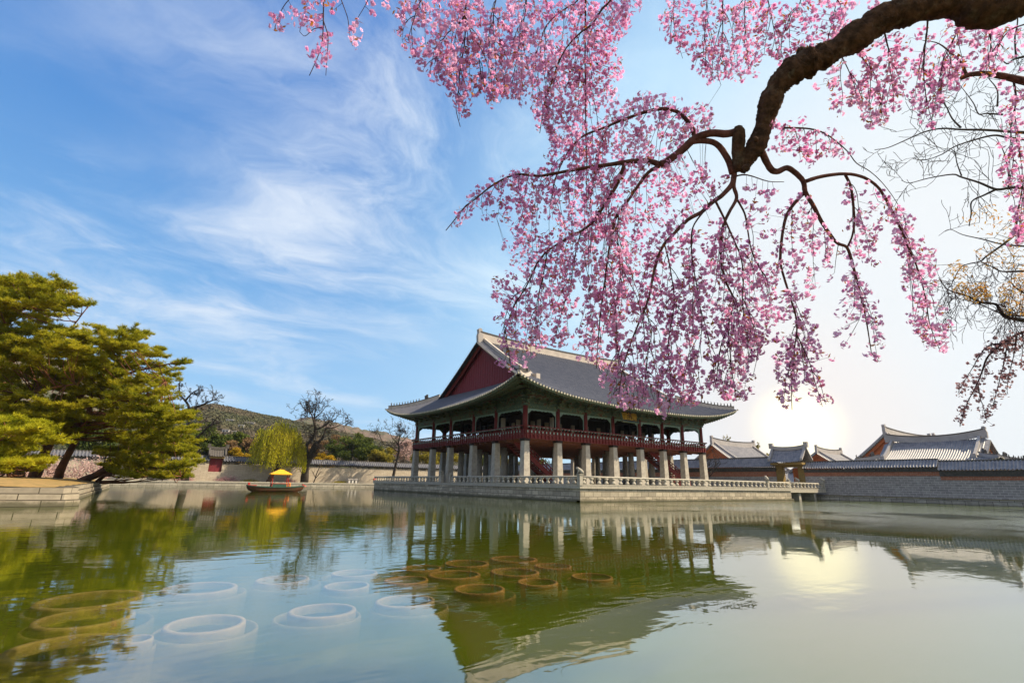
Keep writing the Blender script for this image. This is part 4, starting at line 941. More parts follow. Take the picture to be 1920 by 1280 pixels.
# woods on the near hill: one mass of small crowns
def woods(name, D, depth, prof, n, size, seed):
    rg = np.random.default_rng(seed); px = rg.uniform(prof[0][0], prof[-1][0], n); pyt = np.interp(px, [p[0] for p in prof], [p[1] for p in prof])
    d = _f[None]+_r[None]*((px-960)/FPX)[:, None]-_u[None]*((pyt-640)/FPX)[:, None]; dh = np.hypot(d[:, 0], d[:, 1]); t = -np.abs(rg.normal(0, 0.42, n)); t = np.clip(t, -0.98, 0)
    top = CAM[2]+d[:, 2]/dh*D; rr = D+t*depth; hh = top*np.cos(t*math.pi/2)**1.2
    C = np.stack([CAM[0]+d[:, 0]/dh*rr, CAM[1]+d[:, 1]/dh*rr, hh], 1); s = size*rg.uniform(.5, 1.2, n); V = []; k = 6
    T = np.clip(rg.normal(.5, .3, n), 0, 1)
    for lvl, (r0, z0, r1, z1) in enumerate(((.7, -.3, 1.0, .25), (1.0, .25, .62, .72), (.62, .72, .05, 1.0))):
        for q in range(k):
            a0, a1 = 2*math.pi*q/k, 2*math.pi*(q+1)/k
            def pt(r, z, a): return C+np.stack([s*.55*r*math.cos(a), s*.55*r*math.sin(a), s*z*.62], 1)
            V.append(np.stack([pt(r0, z0, a0), pt(r0, z0, a1), pt(r1, z1, a1), pt(r1, z1, a0)], 1)+rg.normal(0, size*.10, (n, 1, 3)))
    o = bulk(name, np.concatenate(V), 4, 'wood_mass', None, np.tile(T, 3*k)); return tag(o, None, None, None, 'stuff')
tag(woods('hillside_woods', 620, 330, HPROF, 52000, 4.0, 3), 'brown and dark green woods covering the low hill behind the far wall', 'woods')
# pale buildings on the hillside
def on_hill(px, py):
    d = ray(px, py); dh = np.hypot(d[0], d[1]); el = d[2]/dh
    dt = ray(px, float(np.interp(px, [p[0] for p in HPROF], [p[1] for p in HPROF]))); top = CAM[2]+dt[2]/np.hypot(dt[0], dt[1])*620
    for rr in np.arange(300.0, 620.0, 2.0):
        if top*max(0, math.cos((rr-620)/330*math.pi/2))**1.2 > CAM[2]+el*rr: break
    rr -= 14.0
    return np.array([CAM[0]+d[0]/dh*rr, CAM[1]+d[1]/dh*rr, CAM[2]+el*rr])
k = 0
for px, py, w, h, fl, lab in ((463,792,17,6,3,'long white apartment building on the hillside above the willow, largest of the pale ones'),(452,797,7,4,2,'small white house on the hillside below the long white building'),(430,787,9,3.2,2,'flat pale building on the hillside left of the long white building'),(423,806,8,4,2,'white house low on the hillside left, above the pines'),(438,809,5,2.2,1,'tiny pale house lowest on the hillside'),(668,819,9,4,2,'pale building on the hill slope right of the big bare tree')):
    q = on_hill(px, py); sc_ = np.hypot(q[0]-CAM[0], q[1]-CAM[1])/FPX*1.2; W_, H_ = w*sc_, h*sc_
    e = empty('hillside_building', (q[0], q[1], q[2]-H_), YAW-math.pi/2+0.25, lab, 'building', 'pale buildings on the hillside')
    m = MB(); m.box(-W_/2, W_/2, 0, W_*0.5, -6, H_); m.build('wall', 'white_paint', e)
    m = MB(); m.box(-W_/2-0.3, W_/2+0.3, -0.3, W_*0.5+0.3, H_+0.01, H_+0.5); m.build('roof', 'grey_plaster', e)
    nw = max(2, int(W_/2.2))
    m = MB()
    for f_ in range(fl):
        for i in range(nw):
            x = -W_/2+W_*(i+0.5)/nw; z_ = H_*(f_+0.55)/fl; m.box(x-0.5, x+0.5, -0.05, 0.06, z_-0.6, z_+0.6)
    m.build('window', 'window_glass', e)

# ------------------------------------------------------------------ trees
def pip(poly, X, Y):
    inside = np.zeros(len(X), bool); n = len(poly); j = n-1
    for i in range(n):
        xi, yi = poly[i]; xj, yj = poly[j]
        c = ((yi > Y) != (yj > Y)) & (X < (xj-xi)*(Y-yi)/((yj-yi) or 1e-9)+xi); inside ^= c; j = i
    return inside
def sample_poly(poly, n):
    p = np.array(poly, float); lo, hi = p.min(0), p.max(0); out = np.zeros((0, 2))
    while len(out) < n:
        q = rng.uniform(lo, hi, (n*3, 2)); out = np.vstack([out, q[pip(poly, q[:, 0], q[:, 1])]])
    return out[:n]
def area(poly):
    p = np.array(poly, float); x, y = p[:, 0], p[:, 1]; return 0.5*abs(np.dot(x, np.roll(y, 1))-np.dot(y, np.roll(x, 1)))
def tufts(C, ln, wd, k, up=0.8):
    N = len(C); B = np.repeat(C, k, 0); d = unit(N*k); d[:, 2] += up; d /= np.linalg.norm(d, axis=1)[:, None]
    s = np.cross(d, unit(N*k)); s /= np.linalg.norm(s, axis=1)[:, None]+1e-9
    l = ln*rng.uniform(0.6, 1.25, (N*k, 1))
    V = np.stack([B-s*wd/2, B+s*wd/2, B+d*l], 1)
    t = np.repeat(np.clip(rng.normal(0.5, 0.3, N), 0, 1), k); return V, t
def pine(label, base, trunk, polys, D0, spread, npx, mat='pine_needles', low=0.0):
    """trunk: list of stems, each [(px,py,depth,radius m)...]; crown: flat needle pads inside pixel outlines, at their own depth"""
    b = P(*base, D0); b[2] = 1.25
    e = empty('pine_tree', b, 0, label, 'pine tree'); off = b
    stems = []
    for st in trunk:
        pts = np.array([np.append(P(x, y, d), r) for x, y, d, r in st]); pts = spline(pts, 5)
        if st[0][1] > 880: pts[0, 2] = min(pts[0, 2], 1.0)
        stems.append(pts); m = MB(); m.tube(pts[:, :3]-off, np.maximum(pts[:, 3], 0.03), 9, 0.08); m.build('trunk', 'pine_bark', e, True)
    SP = np.vstack(stems); padC = []; limbs = MB(); V = []; T = []
    for poly in polys:
        n = int(area(poly)/npx); q = sample_poly(poly, n*6)
        keep = []
        for c in q:                                  # spread the pads out evenly
            if all(abs(c[0]-k_[0])/34+abs(c[1]-k_[1])/17 > 0.48 for k_ in keep): keep.append(c)
            if len(keep) >= n: break
        for c in keep:
            dd = D0+rng.uniform(-spread, spread); p = P(c[0], c[1], dd)
            if p[2] < 1.5: p[2] = 1.5+rng.uniform(0, .3)
            padC.append(p); rx = rng.uniform(0.9, 1.7)
            # limb from the nearest lower stem point
            dist = np.linalg.norm(SP[:, :3]-p, axis=1)+np.where(SP[:, 2] > p[2]-0.2, 4, 0); s_ = SP[np.argmin(dist)]
            mid = (s_[:3]+p)/2+np.array([0, 0, -0.35])+rng.normal(0, .15, 3)
            pts = spline([s_[:3]-off, mid-off, p-off+np.array([0, 0, -0.15])], 4)
            limbs.tube(pts, np.linspace(min(0.13, max(0.05, s_[3]*0.6)), 0.02, len(pts)), 5)
            # the pad: sprays fanning out from the limb end, each spray a row of tufts
            out = p-s_[:3]; out[2] *= 0.3; out /= np.linalg.norm(out)+1e-6; a0 = math.atan2(out[1], out[0])
            for q_ in range(int(rng.integers(9, 14))):
                a = a0+rng.uniform(-2.0, 2.0); ln_ = rx*rng.uniform(0.5, 1.25)*(1 if abs(a-a0) < 1.3 else 0.7); up_ = rng.uniform(0.02, 0.42)
                nt_ = int(9+ln_*9); t_ = np.sqrt(rng.uniform(0.02, 1, nt_))
                C = p+np.stack([math.cos(a)*ln_*t_, math.sin(a)*ln_*t_, up_*ln_*t_**1.5-0.05], 1)+rng.normal(0, 0.12, (nt_, 3))*np.array([1, 1, .6])
                v, t = tufts(C-off, 0.33, 0.05, 9, 0.9); tb = rng.uniform(-.25, .25); V.append(v); T.append(np.clip(t*0.8+0.14+tb, 0, 1))
    limbs.build('limb', 'pine_bark', e, True)
    bulk('crown', np.concatenate(V), 3, mat, e, np.concatenate(T)); return e
pine('tall old pine leaning at the left frame edge, layered crown highest of the pines', (38, 893), 
     [[(38,896,45,.42),(28,850,45,.36),(2,770,45.5,.32),(-25,700,46,.28),(-10,640,46,.22),(30,590,46,.15),(80,550,46,.07)], [(-25,700,46,.2),(40,670,46,.14),(110,640,46,.08),(165,575,46,.04)], [(2,770,45,.18),(60,735,45,.12),(140,720,44,.06)]],
     [[(-70,545),(20,526),(75,528),(140,542),(128,560),(178,572),(120,596),(60,606),(-70,600)], [(-70,610),(60,612),(165,622),(176,632),(150,650),(170,690),(120,720),(40,735),(-70,740)], [(-70,740),(60,740),(130,760),(110,800),(40,815),(-70,830)]], 46, 3.6, 230)
pine('broad leaning pine with orange upper trunk in the middle of the island clump', (64, 893),
     [[(62,897,48,.50),(80,858,48,.44),(104,806,48.5,.38),(132,764,49,.33),(155,735,49,.28),(172,705,49,.22),(196,668,49,.15),(232,630,49,.06)], [(104,806,48.5,.3),(160,790,48,.22),(172,760,48,.18),(230,745,48,.12),(310,715,48,.05)], [(132,764,49,.2),(190,700,49.5,.12),(255,660,49.5,.05)], [(155,735,49,.2),(240,700,50,.12),(335,678,50,.04)]],
     [[(182,612),(225,620),(272,616),(268,630),(235,648),(200,640)], [(150,655),(215,646),(290,650),(308,662),(280,690),(200,700),(140,700)], [(100,712),(200,702),(296,694),(345,672),(320,700),(300,725),(320,760),(250,775),(120,770)], [(70,775),(200,775),(335,765),(345,790),(300,815),(180,820),(80,815)]], 49, 4.2, 210)
pine('low spreading pine drooping over the pond at the right end of the island', (112, 893),
     [[(108,896,51,.42),(118,870,51,.36),(140,830,51.5,.28),(158,790,52,.2)], [(150,902,52,.40),(185,888,51.5,.34),(225,868,51,.26),(270,850,51,.16),(325,830,51,.06)], [(185,888,51.5,.2),(260,885,50.5,.12),(340,893,50,.05)]],
     [[(210,815),(300,812),(352,800),(358,830),(340,850),(250,845),(190,850)], [(185,852),(250,848),(358,850),(362,880),(352,903),(280,906),(240,897),(200,880)]], 51, 3.2, 200)
pine('small bright young pine low at the left frame edge beside the old pines', (18, 897),
     [[(18,900,40,.16),(14,870,40,.12),(10,835,40,.08),(20,800,40,.04)]],
     [[(-60,790),(40,785),(70,800),(62,815),(100,822),(70,842),(20,850),(-60,852)], [(-60,858),(40,850),(76,862),(60,880),(10,884),(-60,880)]], 40, 2.0, 240, 'young_needles')

def branching(base, d0, H, r0, levels, spread, wob, nkid, up=0.15, seed=0, ratio=0.62):
    """wandering bare limbs; returns polylines [(points, radii, level)]"""
    rg = np.random.default_rng(seed); out = []
    def go(p, d, L, r, lv):
        n = 7; pts = [p]; dd = np.array(d, float)
        for i in range(n):
            dd = dd+rg.normal(0, wob, 3)+np.array([0, 0, up*(0.5 if lv else 0.2)]); dd /= np.linalg.norm(dd); pts.append(pts[-1]+dd*L/n)
        rad = np.linspace(r, r*0.45, n+1); out.append((np.array(pts), rad, lv))
        if lv >= levels: return
        kids = nkid[min(lv, len(nkid)-1)]
        for k in range(kids):
            t = rg.uniform(0.35, 1.0) if k else 1.0; i = min(n, max(1, int(t*n))); ax = pts[i]-pts[i-1]; ax /= np.linalg.norm(ax)
            q = rg.normal(size=3); q -= ax*np.dot(q, ax); q /= np.linalg.norm(q); s = spread*rg.uniform(0.6, 1.3)
            go(pts[i], ax*math.cos(s)+q*math.sin(s), L*ratio*rg.uniform(0.7, 1.2), max(0.030, rad[i]*0.72), lv+1)
    go(np.array(base, float), np.array(d0, float)/np.linalg.norm(d0), H, r0, 0); return out
def bare_tree(label, base, d0, H, r0, seed, levels=4, spread=0.6, wob=0.16, nkid=(4, 4, 4, 4), mat='grey_bark', buds=None, name='bare_tree', ratio=0.62):
    e = empty(name, base, 0, label, 'tree'); pl = branching((0, 0, -0.3), d0, H, r0, levels, spread, wob, nkid, seed=seed, ratio=ratio)
    m = MB(); A = []; B = []; R0 = []; R1 = []; tips = []
    for pts, rad, lv in pl:
        if lv <= 1: m.tube(pts, rad, 8 if lv == 0 else 6, 0.06)
        else: A.append(pts[:-1]); B.append(pts[1:]); R0.append(rad[:-1]); R1.append(rad[1:])
        if lv >= levels-1: tips.append(pts[3:])
    m.build('trunk', mat, e, True)
    sticks('branches', np.concatenate(A), np.concatenate(B), np.concatenate(R0), np.concatenate(R1), mat, e, 3)
    if buds:
        T = np.concatenate(tips); n_, sz, mt = buds; C = T[rng.integers(0, len(T), n_)]+rng.normal(0, 0.12, (n_, 3)); leaves('crown', C, sz, mt, e)
    return e
def bankpt(px, Y): q = ony(px, 896, Y); return (q[0], q[1], 0.85)
bare_tree('thin dead sapling leaning right between the big bare tree and the terrace', bankpt(588, BY+1.6), (0.42, 0, 1), 5.2, 0.16, 8, 2, 0.6, 0.12, (3, 3), ratio=0.5)

# willow
wb = bankpt(503, BY+3.0); e = empty('willow_tree', wb, 0, 'yellow green weeping willow in fresh leaf on the far bank behind the boat', 'willow tree')
kk = float(np.dot(ony(510, 880, BY+3)-CAM, _f))/FPX
m = MB(); tr1 = spline(np.array([(0,0,-.2,.55),(1.0,0,2.2,.45),(2.2,.3,4.8,.38),(2.4,.2,8.5,.24),(1.8,0,12.2,.08)]), 4); m.tube(tr1[:, :3], tr1[:, 3], 9, .06)
for tgt, z0 in (((-3.4,0.6,9.6),2), ((5.4,-.6,8.6),2), ((0.4,1.6,11.6),2), ((3.6,1.2,11.4),2), ((-1.5,-1.5,10.8),2)):
    s_ = tr1[8]; pts = spline([s_[:3], (s_[:3]+np.array(tgt))/2+np.array([0,0,.9]), tgt], 4); m.tube(pts, np.linspace(.24, .05, len(pts)), 6)
m.build('trunk', 'bark', e, True)
ns = 2000; C = []; lobes = [(rng.uniform(0, 2*math.pi), rng.uniform(.1, .95), rng.uniform(-.9, .9)) for _ in range(26)]; A = []; B = []
cen = np.array([1.3, 0, 7.6]); 
for i in range(ns):
    lb = lobes[rng.integers(0, 26)]; th = lb[0]+rng.normal(0, .26/max(.3, lb[1])); rr = min(1.0, abs(lb[1]+rng.normal(0, .13))); x_, y_ = 5.9*rr*math.cos(th), 4.6*rr*math.sin(th)
    ztop = cen[2]+5.6*math.sqrt(max(0.02, 1-rr*rr))*rng.uniform(0.35, 1.0)+lb[2]+rng.normal(0,.35); ln = rng.uniform(1.6, 4.6)+(1.6 if rr > 0.7 else 0); zb_ = max(2.0+2.6*rng.uniform(0, 1), ztop-ln)
    n_ = max(3, int((ztop-zb_)/0.22)); t = np.linspace(0, 1, n_)
    C.append(np.stack([cen[0]+x_*(1+0.10*t)+rng.normal(0, .07, n_), cen[1]+y_*(1+0.1*t)+rng.normal(0, .07, n_), ztop+(zb_-ztop)*t], 1))
    A.append((cen[0]+x_, cen[1]+y_, ztop)); B.append((cen[0]+x_*1.1, cen[1]+y_*1.1, zb_))
C = np.concatenate(C); N = len(C)
d = np.stack([rng.normal(0, .25, N), rng.normal(0, .25, N), -np.ones(N)], 1); d /= np.linalg.norm(d, axis=1)[:, None]; s_ = np.cross(d, unit(N)); s_ /= np.linalg.norm(s_, axis=1)[:, None]
ln = rng.uniform(.22, .48, (N, 1)); wd = .07; bulk('crown', np.stack([C, C+d*ln*.5+s_*wd, C+d*ln, C+d*ln*.5-s_*wd], 1), 4, 'willow_leaves', e, rng.uniform(0, 1, N))
sticks('hanging_twigs', A, B, 0.02, 0.01, 'twig_bark', e)

def crown_tree(name, label, px, top, wpx, Y, mat, seed, zb=0.85, leaf=0.34, dens=1.0, cat='tree', bark='grey_bark', flat=0.0):
    """leafy tree: trunk, limbs, and leaf clumps scattered through an uneven crown"""
    rg = np.random.default_rng(seed); q = ony(px, 890, Y); tq = ony(px, top, Y); H = float(tq[2])-zb; dep = float(np.dot(q-CAM, _f)); wd = wpx*dep/FPX/2
    e = empty(name, (q[0], q[1], zb), rg.uniform(0, 6), label, cat); m = MB(); m.tube([(0,0,-.2),(.1,0,H*.3),(0,.1,H*.62)], [H*.03, H*.022, H*.012], 7)
    nb = int(9+wd*2.2); C = []; T = []
    for i in range(nb):
        th = rg.uniform(0, 2*math.pi); ph = rg.uniform(-0.35, 1.0); rr = rg.uniform(0.45, 0.9)
        c = np.array([wd*rr*math.cos(th)*math.sqrt(max(.1, 1-ph*ph*.8)), wd*.8*rr*math.sin(th)*math.sqrt(max(.1, 1-ph*ph*.8)), H*0.62+H*0.33*ph*rg.uniform(.7, 1)])
        pts = spline([(0, .05, H*.35), c*np.array([.5, .5, 0])+np.array([0, 0, H*.42]), c], 3); m.tube(pts, np.linspace(H*.010, .02, len(pts)), 4)
        n_ = int(150*dens); rad = wd*rg.uniform(.26, .46); v = rng.normal(size=(n_, 3)); v /= np.linalg.norm(v, axis=1)[:, None]
        C.append(c+v*(rad*rng.uniform(.3, 1.05, (n_, 1)))*np.array([1, 1, .6 if flat == 0 else .3])); T.append(np.clip(rng.normal(.5, .25, n_)+rg.uniform(-.25, .25), 0, 1))
    m.build('trunk', bark, e, True); leaves('crown', np.concatenate(C), leaf, mat, e, np.concatenate(T), 0.3); return e
BT = 'trees behind the far garden wall'
TR = [('pine_tree','dark green pine behind the garden wall, left of the garden gate',362,800,60,96,'far_pine_leaves'),
 ('pine_tree','dark pine behind the wall just above the red garden gate roof',402,812,62,98,'far_pine_leaves'),
 ('pine_tree','rounded pine behind the wall left of the willow crown',440,806,64,104,'far_pine_leaves'),
 ('leafing_tree','brownish budding tree behind the wall between gate and willow',420,824,52,93,'brown_buds'),
 ('forsythia_bush','golden yellow bush over the wall left of the willow',443,836,40,91,'forsythia'),
 ('pine_tree','tall dark pine right behind the big bare tree',622,822,50,106,'far_pine_leaves'),
 ('pine_tree','wide green pine behind the wall in the gap between bare trees',655,818,66,100,'far_pine_leaves'),
 ('pine_tree','green pine behind the wall left of the slim bare tree',690,824,60,97,'far_pine_leaves'),
 ('leafing_tree','pale yellow green tree behind the wall at the slim bare tree',722,834,50,94,'spring_leaves'),
 ('blossom_tree','pale pink blossoming tree behind the wall beside the pavilion',755,816,52,118,'far_blossom'),
 ('forsythia_bush','yellow bush over the wall right of the big bare tree',606,846,36,90,'forsythia'),
 ('leafing_tree','reddish brown leafless tree behind the willow crown on the right',592,818,56,112,'brown_buds'),
 ('leafing_tree','yellowish tree seen beneath the pavilion between its left columns',792,836,52,96,'spring_leaves'),
 ('leafing_tree','light green tree seen beneath the pavilion behind the third left column',838,838,60,98,'spring_leaves'),
 ('pine_tree','dark pine seen beneath the pavilion behind the stairs',885,846,60,102,'far_pine_leaves'),
 ('leafing_tree','yellow green tree seen beneath the pavilion near its corner column',935,850,60,96,'spring_leaves'),
 ('pine_tree','green pine far behind the pavilion columns at centre right',1000,856,70,104,'far_pine_leaves'),
 ('pine_tree','dark pine behind the island pines just left of the twisted bare tree',318,795,70,100,'far_pine_leaves'),
 ('leafing_tree','brown leafless tree behind the wall at the left of the pine island',250,812,70,97,'brown_buds'),
 ('pine_tree','broad pine well behind the wall between the twisted bare tree and the willow',385,790,66,116,'far_pine_leaves'),
 ('leafing_tree','olive brown tree behind the wall directly left of the willow crown',468,812,50,99,'brown_buds'),
 ('pine_tree','dark pine peeping over the top left of the willow crown',490,796,52,120,'far_pine_leaves'),
 ('leafing_tree','brown leafless tree right of the big bare tree fork, behind the wall',632,806,52,122,'brown_buds'),
 ('pine_tree','far pine rising over the wide green pine behind the wall',672,808,56,128,'far_pine_leaves'),
 ('leafing_tree','pale green tree low over the wall right of the wide green pine',706,842,44,92,'spring_leaves'),
 ('pine_tree','pine behind the wall far left, hidden mostly by the island pines',160,800,80,100,'far_pine_leaves')]
for i, (nm, lab, px, top, w_, Y, mt) in enumerate(TR):
    crown_tree(nm, lab, px, top, w_, Y, mt, 100+i, leaf=0.30 if 'pine' in mt else 0.26, dens=1.5, cat='bush' if 'bush' in nm else 'tree')
# yellow tree behind the palace halls
q = onx(1434, 822, 92); dep = float(np.dot(q-CAM, _f))
bare_tree('pale budding tree standing between the palace halls left of the small gate', (q[0], q[1], 0.6), (0, 0, 1), float(q[2]-0.6)*0.62, 0.35, 31, 4, 0.6, 0.15, (5, 4, 4, 3), buds=(3600, 0.20, 'spring_leaves'), ratio=0.55)
bare_tree('small bare tree behind the pavilion, visible under its floor at the right stair', (46.5, 8.0, 0.6), (0, .1, 1), 4.2, 0.2, 37, 4, 0.6, 0.15, (5, 4, 3, 3), ratio=0.6)
# bushes on the far bank and on the island
def bush(name, label, c, r, h, mat, n, leaf=0.10):
    e = empty(name, c, 0, label, 'bush'); v = rng.normal(size=(n, 3)); v /= np.linalg.norm(v, axis=1)[:, None]; v[:, 2] = np.abs(v[:, 2])
    k = rng.uniform(.45, 1.0, (n, 1))*(1+.25*np.sin(v[:, :1]*5+v[:, 1:2]*4)); C = v*k*np.array([r, r*.8, h])
    m = MB()
    for i in range(7): t = rng.uniform(0, 6.28); m.tube([(0,0,-.1),(r*.3*math.cos(t), r*.3*math.sin(t), h*.4),(r*.6*math.cos(t), r*.6*math.sin(t), h*.75)], [.03,.02,.01], 4)
    m.build('stems', 'twig_bark', e); leaves('crown', C, leaf, mat, e)
for px, Y, r, h, mt, lab in ((345,BY+5.5,2.2,1.3,'pale_petals','pale pink azalea bush on the far bank left of the garden gate'),(428,BY+5.2,2.6,1.2,'pale_petals','pale pink azalea bush on the far bank right of the garden gate'),(545,BY+4.6,1.6,0.8,'pale_petals','low pinkish bush on the far bank between willow and big bare tree'),(470,BY+3.6,1.8,0.6,'spring_leaves','low green clump on the far bank left of the boat'),(640,BY+3.4,2.0,0.6,'spring_leaves','low olive clump on the far bank right of the dead sapling')):
    q = ony(px, 896, Y); bush('azalea_bush' if mt == 'pale_petals' else 'low_bush', lab, (q[0], q[1], .85), r, h, mt, 900)
for px, dd, r, h, mt, lab in ((18,54,2.2,2.3,'far_blossom','whitish pink blossoming bush behind the young pine at the left edge'),(86,58,2.2,2.4,'far_blossom','whitish pink blossoming bush between the leaning pine trunks'),(168,60,2.4,2.6,'far_blossom','brownish pink bush behind the low spreading pine')):
    q = P(px, 890, dd); bush('blossom_bush', lab, (q[0], q[1], 1.3), r, h, mt, 1600, 0.12)

# ------------------------------------------------------------------ the weeping cherry over the near shore
def br(pts, d0, d1, r0, r1):
    """branch from traced points, running from depth d0 to d1, radius r0 to r1 in metres -> (px, py, depth, radius) samples"""
    p = np.array(pts, float); L = np.r_[0, np.cumsum(np.hypot(*np.diff(p, axis=0).T))]; t = L/L[-1]
    return spline(np.stack([p[:, 0], p[:, 1], d0+(d1-d0)*t, r0+(r1-r0)*t**0.7], 1), 4)
def to3(q): return np.array([P(x, y, d) for x, y, d in q[:, :3]])
CB = P(2330, 1500, 4.0); CB[2] = 0.55
cherry = empty('cherry_tree', CB, 0, 'weeping cherry arching in from the upper right, covered in pink blossom, dark crooked bough', 'cherry tree')
bough = np.array([(1385,316,5.2,.072),(1398,300,5.18,.085),(1421,268,5.15,.092),(1437,218,5.1,.094),(1450,178,5.05,.100),(1474,143,5.0,.112),(1508,121,4.95,.140),(1530,112,4.92,.128),(1558,98,4.9,.120),(1612,65,4.85,.130),(1652,38,4.8,.135),(1700,20,4.75,.140),(1787,2,4.65,.145),(1865,14,4.55,.165),(1960,-20,4.45,.16),(2120,-20,4.3,.18),(2240,150,4.2,.21),(2300,500,4.1,.24),(2320,900,4.0,.27),(2330,1300,4.0,.31)], float)
bs = spline(bough, 12); B3 = to3(bs); B3 = np.vstack([B3, CB-np.array([0, 0, .3])]); br_r = np.r_[bs[:, 3], .36]
m = MB(); rad_ = br_r*(1+np.convolve(rng.normal(0, .13, len(br_r)+6), [.1, .2, .25, .3, .25, .2, .1], 'valid')); m.tube(B3-CB, rad_, 28, 0.10)
for kx, ky, kr in ((1503, 97, .045), (1520, 138, .05), (1590, 52, .03), (1418, 262, .03), (1700, 40, .04), (1400, 314, .04)):
    k_ = P(kx, ky, 4.97); m.tube([k_-CB+np.array(o)*kr for o in ((-.9,-.3,-.7),(-.3,0,-.2),(.2,.2,.3),(.5,.3,.8))], [kr*.7, kr, kr*.85, kr*.3], 9, .2)
st_ = spline(np.array([(1386,322,5.2,.072),(1385,285,5.14,.064),(1385,252,5.1,.064),(1384,238,5.1,.040)]), 4); m.tube(to3(st_)-CB, st_[:, 3], 12, 0.1)
m.build('trunk', 'bark', cherry, True)
BR = {}
def addbr(key, *a): BR[key] = br(*a)
addbr('loop', [(1388,244),(1365,251),(1332,250),(1302,261),(1280,281),(1253,301),(1238,309)], 5.1, 5.3, .044, .048)
addbr('left', [(1238,309),(1215,302),(1180,303),(1142,309),(1110,313),(1075,319),(1035,326),(1010,330),(975,327),(950,333),(920,350),(895,370),(870,390),(850,415),(836,432)], 5.3, 5.7, .036, .006)
addbr('fork', [(1172,304),(1165,325),(1155,350),(1130,390),(1112,416),(1090,433),(1075,441),(1050,455),(1025,472),(1010,490),(1000,510),(985,540),(965,572),(950,610),(940,650)], 5.35, 5.5, .026, .005)
addbr('arm', [(1236,311),(1215,324),(1195,350),(1175,380),(1155,408),(1147,440),(1140,480),(1135,520),(1128,570),(1122,630),(1118,690)], 5.3, 5.2, .024, .005)
addbr('under', [(1296,266),(1318,264),(1343,270),(1364,297),(1374,326)], 5.2, 5.2, .032, .040)
addbr('arch', [(1304,262),(1295,235),(1272,211),(1250,205),(1232,205),(1208,211),(1170,224),(1130,241),(1092,256),(1062,290),(1042,335),(1034,372)], 5.3, 5.8, .032, .006)
addbr('fall', [(1377,322),(1372,346),(1352,368),(1336,379),(1315,398),(1290,412),(1262,440),(1241,465),(1226,510),(1216,560),(1200,600),(1182,645),(1168,690),(1160,740)], 5.2, 4.9, .034, .005)
addbr('midfall', [(1341,376),(1358,410),(1376,450),(1389,482),(1394,522),(1392,570),(1402,620)], 5.1, 5.0, .016, .004)
addbr('centre', [(1378,325),(1376,350),(1381,372),(1366,400),(1354,432),(1352,488),(1362,530),(1375,563),(1366,610),(1369,660),(1374,707),(1381,752)], 5.2, 4.9, .026, .004)
addbr('side', [(1381,372),(1396,400),(1402,432),(1408,465),(1420,495),(1438,525),(1446,560)], 5.2, 5.4, .015, .004)
addbr('right', [(1428,284),(1443,314),(1456,322),(1475,315),(1490,323),(1506,340),(1510,360),(1525,386),(1540,415),(1560,445),(1572,457),(1588,464),(1598,492),(1605,520),(1615,556),(1625,605),(1634,662)], 5.15, 5.5, .044, .005)
addbr('crosst', [(1508,341),(1540,331),(1585,326),(1620,333),(1645,350),(1660,372),(1676,402),(1690,432),(1702,462),(1716,492),(1727,524),(1736,562),(1742,602),(1752,632),(1762,656)], 5.35, 5.7, .027, .004)
addbr('droop', [(1584,326),(1595,350),(1600,386),(1602,416),(1598,442),(1589,463)], 5.45, 5.5, .019, .013)
addbr('inner', [(1511,358),(1490,381),(1476,402),(1468,432),(1464,470),(1464,496),(1470,520),(1480,552),(1492,592),(1494,622),(1490,650),(1486,690),(1484,730),(1485,768)], 5.3, 5.0, .024, .004)
addbr('innerb', [(1493,625),(1505,650),(1518,680),(1528,715),(1542,762)], 5.05, 5.0, .009, .003)
addbr('fa', [(1160,398),(1158,450),(1163,520),(1152,600),(1160,680),(1176,735),(1184,786)], 5.25, 5.0, .010, .003)
addbr('fb', [(1246,458),(1256,500),(1264,570),(1252,650),(1258,720),(1252,778)], 5.1, 4.9, .010, .003)
addbr('fc', [(1330,384),(1302,420),(1296,450),(1299,494),(1308,545),(1316,610),(1308,680),(1316,742)], 5.1, 4.9, .012, .003)
addbr('fd', [(1090,433),(1078,480),(1070,530),(1052,590),(1040,640)], 5.3, 5.2, .009, .003)
addbr('fe', [(1026,471),(1018,520),(1005,580),(1012,640)], 5.4, 5.3, .008, .003)
addbr('ff', [(1205,575),(1222,620),(1212,680),(1224,745)], 5.0, 4.9, .007, .003)
addbr('fg', [(1366,610),(1352,650),(1345,700),(1338,735)], 4.95, 4.9, .007, .003)
addbr('fh', [(1394,560),(1412,610),(1420,660),(1412,705)], 5.0, 5.0, .007, .003)
addbr('fi', [(985,540),(960,560),(945,610),(950,660),(940,690)], 5.5, 5.5, .007, .003)
addbr('upr', [(1470,240),(1492,240),(1520,242),(1546,250),(1570,267),(1590,285),(1606,306),(1632,322),(1658,347),(1684,384),(1700,420)], 5.2, 5.6, .013, .003)
addbr('low', [(1372,332),(1400,328),(1440,340),(1470,341)], 5.2, 5.3, .012, .004)
addbr('va', [(1097,-60),(1098,0),(1097,100),(1098,200),(1099,300),(1100,380)], 5.6, 5.8, .016, .005)
addbr('vb', [(1170,-60),(1145,0),(1130,16),(1110,46),(1088,62),(1062,90),(1046,122),(1032,160),(1020,200),(1012,250)], 5.4, 5.6, .020, .005)
addbr('vc', [(1100,-40),(1084,0),(1055,20),(1030,42),(1015,72),(1006,102),(1003,142)], 5.7, 5.9, .013, .004)
addbr('vd', [(900,-40),(876,4),(873,35),(871,80),(863,130),(859,172),(855,204),(863,238)], 5.0, 5.1, .013, .004)
addbr('ve', [(873,32),(886,70),(896,100),(903,150)], 5.0, 5.1, .010, .004)
addbr('vf', [(874,28),(855,50),(836,66),(822,96),(815,120)], 5.0, 4.9, .010, .004)
